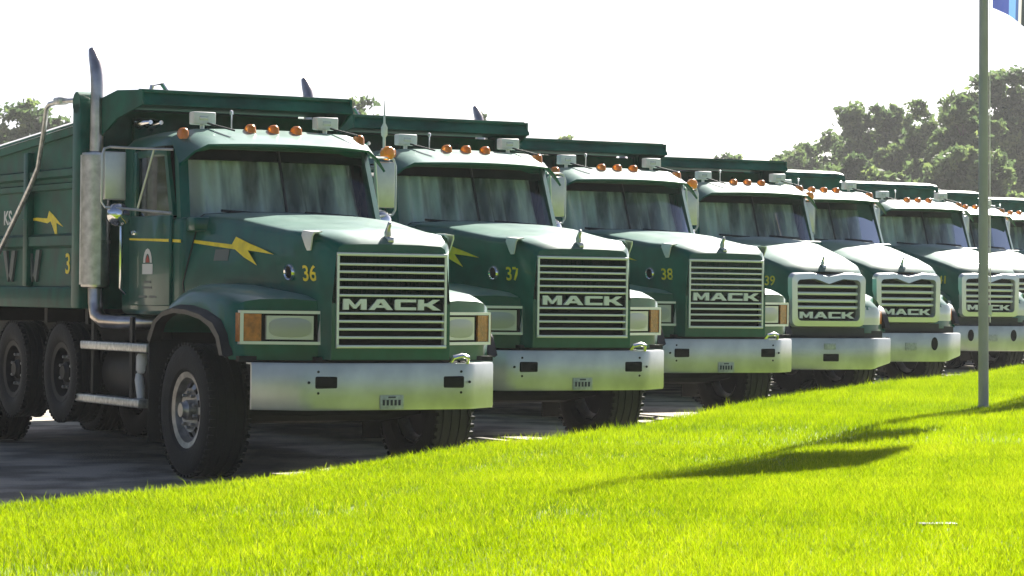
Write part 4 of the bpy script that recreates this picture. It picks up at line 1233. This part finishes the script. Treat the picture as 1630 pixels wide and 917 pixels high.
# ------------------------------------------------------------------ trees
def tree(px, py_top, depth, halfw_px, label, seed, n_leaf=9000, trunk_r=.5, squash=1.0, leaf=.26):
    depth *= 1.9
    r_ = random.Random(seed); g_ = np.random.default_rng(seed)
    n_leaf = int(n_leaf * 3.2)
    X = (px - 815) / F_PX * depth
    top = CAM_H + (HORIZON - py_top) / F_PX * depth
    hw = halfw_px / F_PX * depth
    root = bpy.data.objects.new('tree', None); COL.objects.link(root); root.location = (X, depth, 0)
    tag(root, label, 'tree', 'trees beyond the parking lot')
    b = B()
    fork = top * .28
    b.tube([(0, 0, -.2), (.05, .02, fork * .5), (.0, .05, fork)], [trunk_r * 1.25, trunk_r, trunk_r * .85], 10)
    blobs = []
    nl = 13
    for k in range(nl):
        a = 2 * math.pi * k / nl * 1.618 + r_.uniform(-.4, .4)
        el = r_.uniform(.15, 1.0)
        rad = hw * (1 - .55 * el ** 2) * r_.uniform(.45, .86)
        tip = Vector((math.cos(a) * rad, math.sin(a) * rad, fork + (top - fork) * (.18 + .68 * el)))
        mid = Vector((tip.x * .4, tip.y * .4, fork + (tip.z - fork) * .55 + r_.uniform(-.2, .3)))
        b.tube([(0, .05, fork * r_.uniform(.8, 1)), mid, tip], [trunk_r * .5, trunk_r * .28, trunk_r * .08], 6)
        blobs.append((tip, hw * r_.uniform(.26, .46)))
        blobs.append((mid * .4 + tip * .6 + Vector((r_.uniform(-.5, .5), r_.uniform(-.5, .5), r_.uniform(-.3, .5))), hw * r_.uniform(.18, .32)))
        sub = tip + Vector((r_.uniform(-1, 1), r_.uniform(-1, 1), r_.uniform(-.4, .6))) * hw * .3
        b.tube([mid * .3 + tip * .7, sub], [trunk_r * .14, trunk_r * .04], 5)
        blobs.append((sub, hw * r_.uniform(.12, .24)))
    for k in range(9):
        blobs.append((Vector((r_.uniform(-.7, .7) * hw, r_.uniform(-.5, .5) * hw, fork + (top - fork) * r_.uniform(.05, .7))), hw * r_.uniform(.3, .42)))
    topb = Vector((r_.uniform(-.1, .1) * hw, 0, top - hw * .20)); blobs.append((topb, hw * .22))
    obj('trunk', b.mesh('trunk', 'bark', 60), root)
    # leaves in clumps inside each blob
    wts = np.array([q[1] ** 2.2 for q in blobs]); wts /= wts.sum()
    nclump = 1100
    ci = g_.choice(len(blobs), nclump, p=wts)
    d = g_.normal(size=(nclump, 3)); d /= np.linalg.norm(d, axis=1, keepdims=True)
    rr = g_.random(nclump) ** .45
    C = np.array([blobs[i][0] for i in ci]) + d * (rr * np.array([blobs[i][1] for i in ci]))[:, None] * [1, 1, .75 * squash]
    lc = g_.integers(0, nclump, n_leaf)
    cs = (.22 + .35 * g_.random(nclump)) * hw * .22
    Pc = C[lc] + g_.normal(size=(n_leaf, 3)) * (cs[lc])[:, None] * [.55, .55, .38]
    Pc[:, 2] = np.clip(Pc[:, 2], fork * .6, top)
    u = g_.normal(size=(n_leaf, 3)); u /= np.linalg.norm(u, axis=1, keepdims=True)
    w = g_.normal(size=(n_leaf, 3)); v = np.cross(u, w); v /= np.linalg.norm(v, axis=1, keepdims=True)
    sz = leaf * (.5 + .9 * g_.random(n_leaf))[:, None]
    Q = np.stack([Pc - u * sz, Pc + v * sz * .5, Pc + u * sz, Pc - v * sz * .5], 1)
    me = bpy.data.meshes.new('crown')
    me.vertices.add(n_leaf * 4); me.vertices.foreach_set('co', Q.reshape(-1))
    me.loops.add(n_leaf * 4); me.loops.foreach_set('vertex_index', np.arange(n_leaf * 4, dtype=np.int32))
    me.polygons.add(n_leaf); me.polygons.foreach_set('loop_start', np.arange(0, n_leaf * 4, 4, dtype=np.int32))
    me.update(calc_edges=True)
    ct = g_.random(nclump)
    tint = np.clip(.6 * ct[lc] + .4 * g_.random(n_leaf), 0, 1)
    a_ = me.attributes.new('tint', 'FLOAT', 'POINT'); a_.data.foreach_set('value', np.repeat(tint, 4).astype(np.float32))
    me.materials.append(MATS['tree_leaf'])
    obj('crown', me, root)
    return root
tree(40, 158, 95, 100, 'bushy tree at the far left behind the tarp arm of truck 36', 1)
tree(-70, 172, 100, 95, 'bushy tree at the left edge of the photo', 2)
tree(572, 150, 92, 88, 'treetop showing above the cab guard gap between trucks 36 and 37', 3, 5000)
tree(762, 178, 110, 40, 'thin treetop showing above the cab guard of truck 37', 4, 2500)
tree(905, 214, 105, 75, 'low treetop showing above the cab guard of truck 38', 5, 5000)
tree(1165, 243, 118, 70, 'low treetop just above the cab guard of the fourth truck', 6, 5000)
tree(1318, 208, 112, 112, 'pale rounded tree above the fourth and fifth trucks', 7, 11000)
tree(1402, 158, 108, 100, 'mid sized tree between the pale rounded tree and the tallest tree', 8, 12000)
tree(1462, 160, 104, 88, 'rounded tree just left of the flagpole', 9, 11000)
tree(1595, 108, 106, 128, 'tallest tree, right behind the flagpole', 10, 17000)
tree(1530, 150, 98, 70, 'narrow tree between the rounded tree and the flagpole', 16, 8000)
tree(1720, 140, 104, 100, 'tall tree at the right edge of the photo', 12, 9000)
tree(1240, 264, 125, 75, 'small distant tree left of the pale rounded tree', 13, 5000)
tree(1370, 245, 96, 95, 'low bushy tree in front of the mid sized tree', 14, 10000)
tree(1540, 232, 92, 90, 'low bushy tree behind the farthest trucks', 15, 10000)
# the wood stands out of view, left and behind, put there to darken reflections
def added_wood(n, label):
    g_ = np.random.default_rng(77)
    th = R(128) + g_.random(n) * R(165)
    crown = 11 + 2.5 * np.sin(th * 23) + 1.5 * np.sin(th * 51 + 1)
    rad = 58 + 9 * g_.random(n) + 4 * np.sin(th * 17)
    Pc = np.stack([rad * np.cos(th), rad * np.sin(th) + 12, crown * g_.random(n) ** .8], 1)
    u = g_.normal(size=(n, 3)); u /= np.linalg.norm(u, axis=1, keepdims=True)
    w = g_.normal(size=(n, 3)); v = np.cross(u, w); v /= np.linalg.norm(v, axis=1, keepdims=True)
    sz = .36 * (.5 + .9 * g_.random(n))[:, None]
    Q = np.stack([Pc - u * sz, Pc + v * sz * .6, Pc + u * sz, Pc - v * sz * .6], 1)
    me = bpy.data.meshes.new('added_wood')
    me.vertices.add(n * 4); me.vertices.foreach_set('co', Q.reshape(-1))
    me.loops.add(n * 4); me.loops.foreach_set('vertex_index', np.arange(n * 4, dtype=np.int32))
    me.polygons.add(n); me.polygons.foreach_set('loop_start', np.arange(0, n * 4, 4, dtype=np.int32))
    me.update(calc_edges=True)
    a_ = me.attributes.new('tint', 'FLOAT', 'POINT'); a_.data.foreach_set('value', np.repeat(g_.random(n), 4).astype(np.float32))
    me.materials.append(MATS['tree_leaf'])
    return tag(obj('added_wood', me), label, 'added_wood', kind='stuff')
added_wood(60000, 'dense line of trees added unseen behind the camera to darken reflections')
# ------------------------------------------------------------------ haze
b = B(); b.box(-420, 420, -270, 920, -1.0, 24.0)
me = b.mesh('haze', 'black_void', 0); me.materials.clear()
m = bpy.data.materials.new('haze_air'); m.use_nodes = True
n, l = m.node_tree.nodes, m.node_tree.links
n.remove(n['Principled BSDF'])
pv = n.new('ShaderNodeVolumePrincipled'); pv.inputs['Color'].default_value = (0.92, 0.94, 0.95, 1)
pv.inputs['Density'].default_value = 0.00034; pv.inputs['Anisotropy'].default_value = 0.2
l.new(pv.outputs[0], n['Material Output'].inputs['Volume'])
me.materials.append(m)
tag(obj('haze', me), 'pale bright summer haze hanging over the whole lot', 'haze', kind='stuff')
print('objects', len(bpy.data.objects))
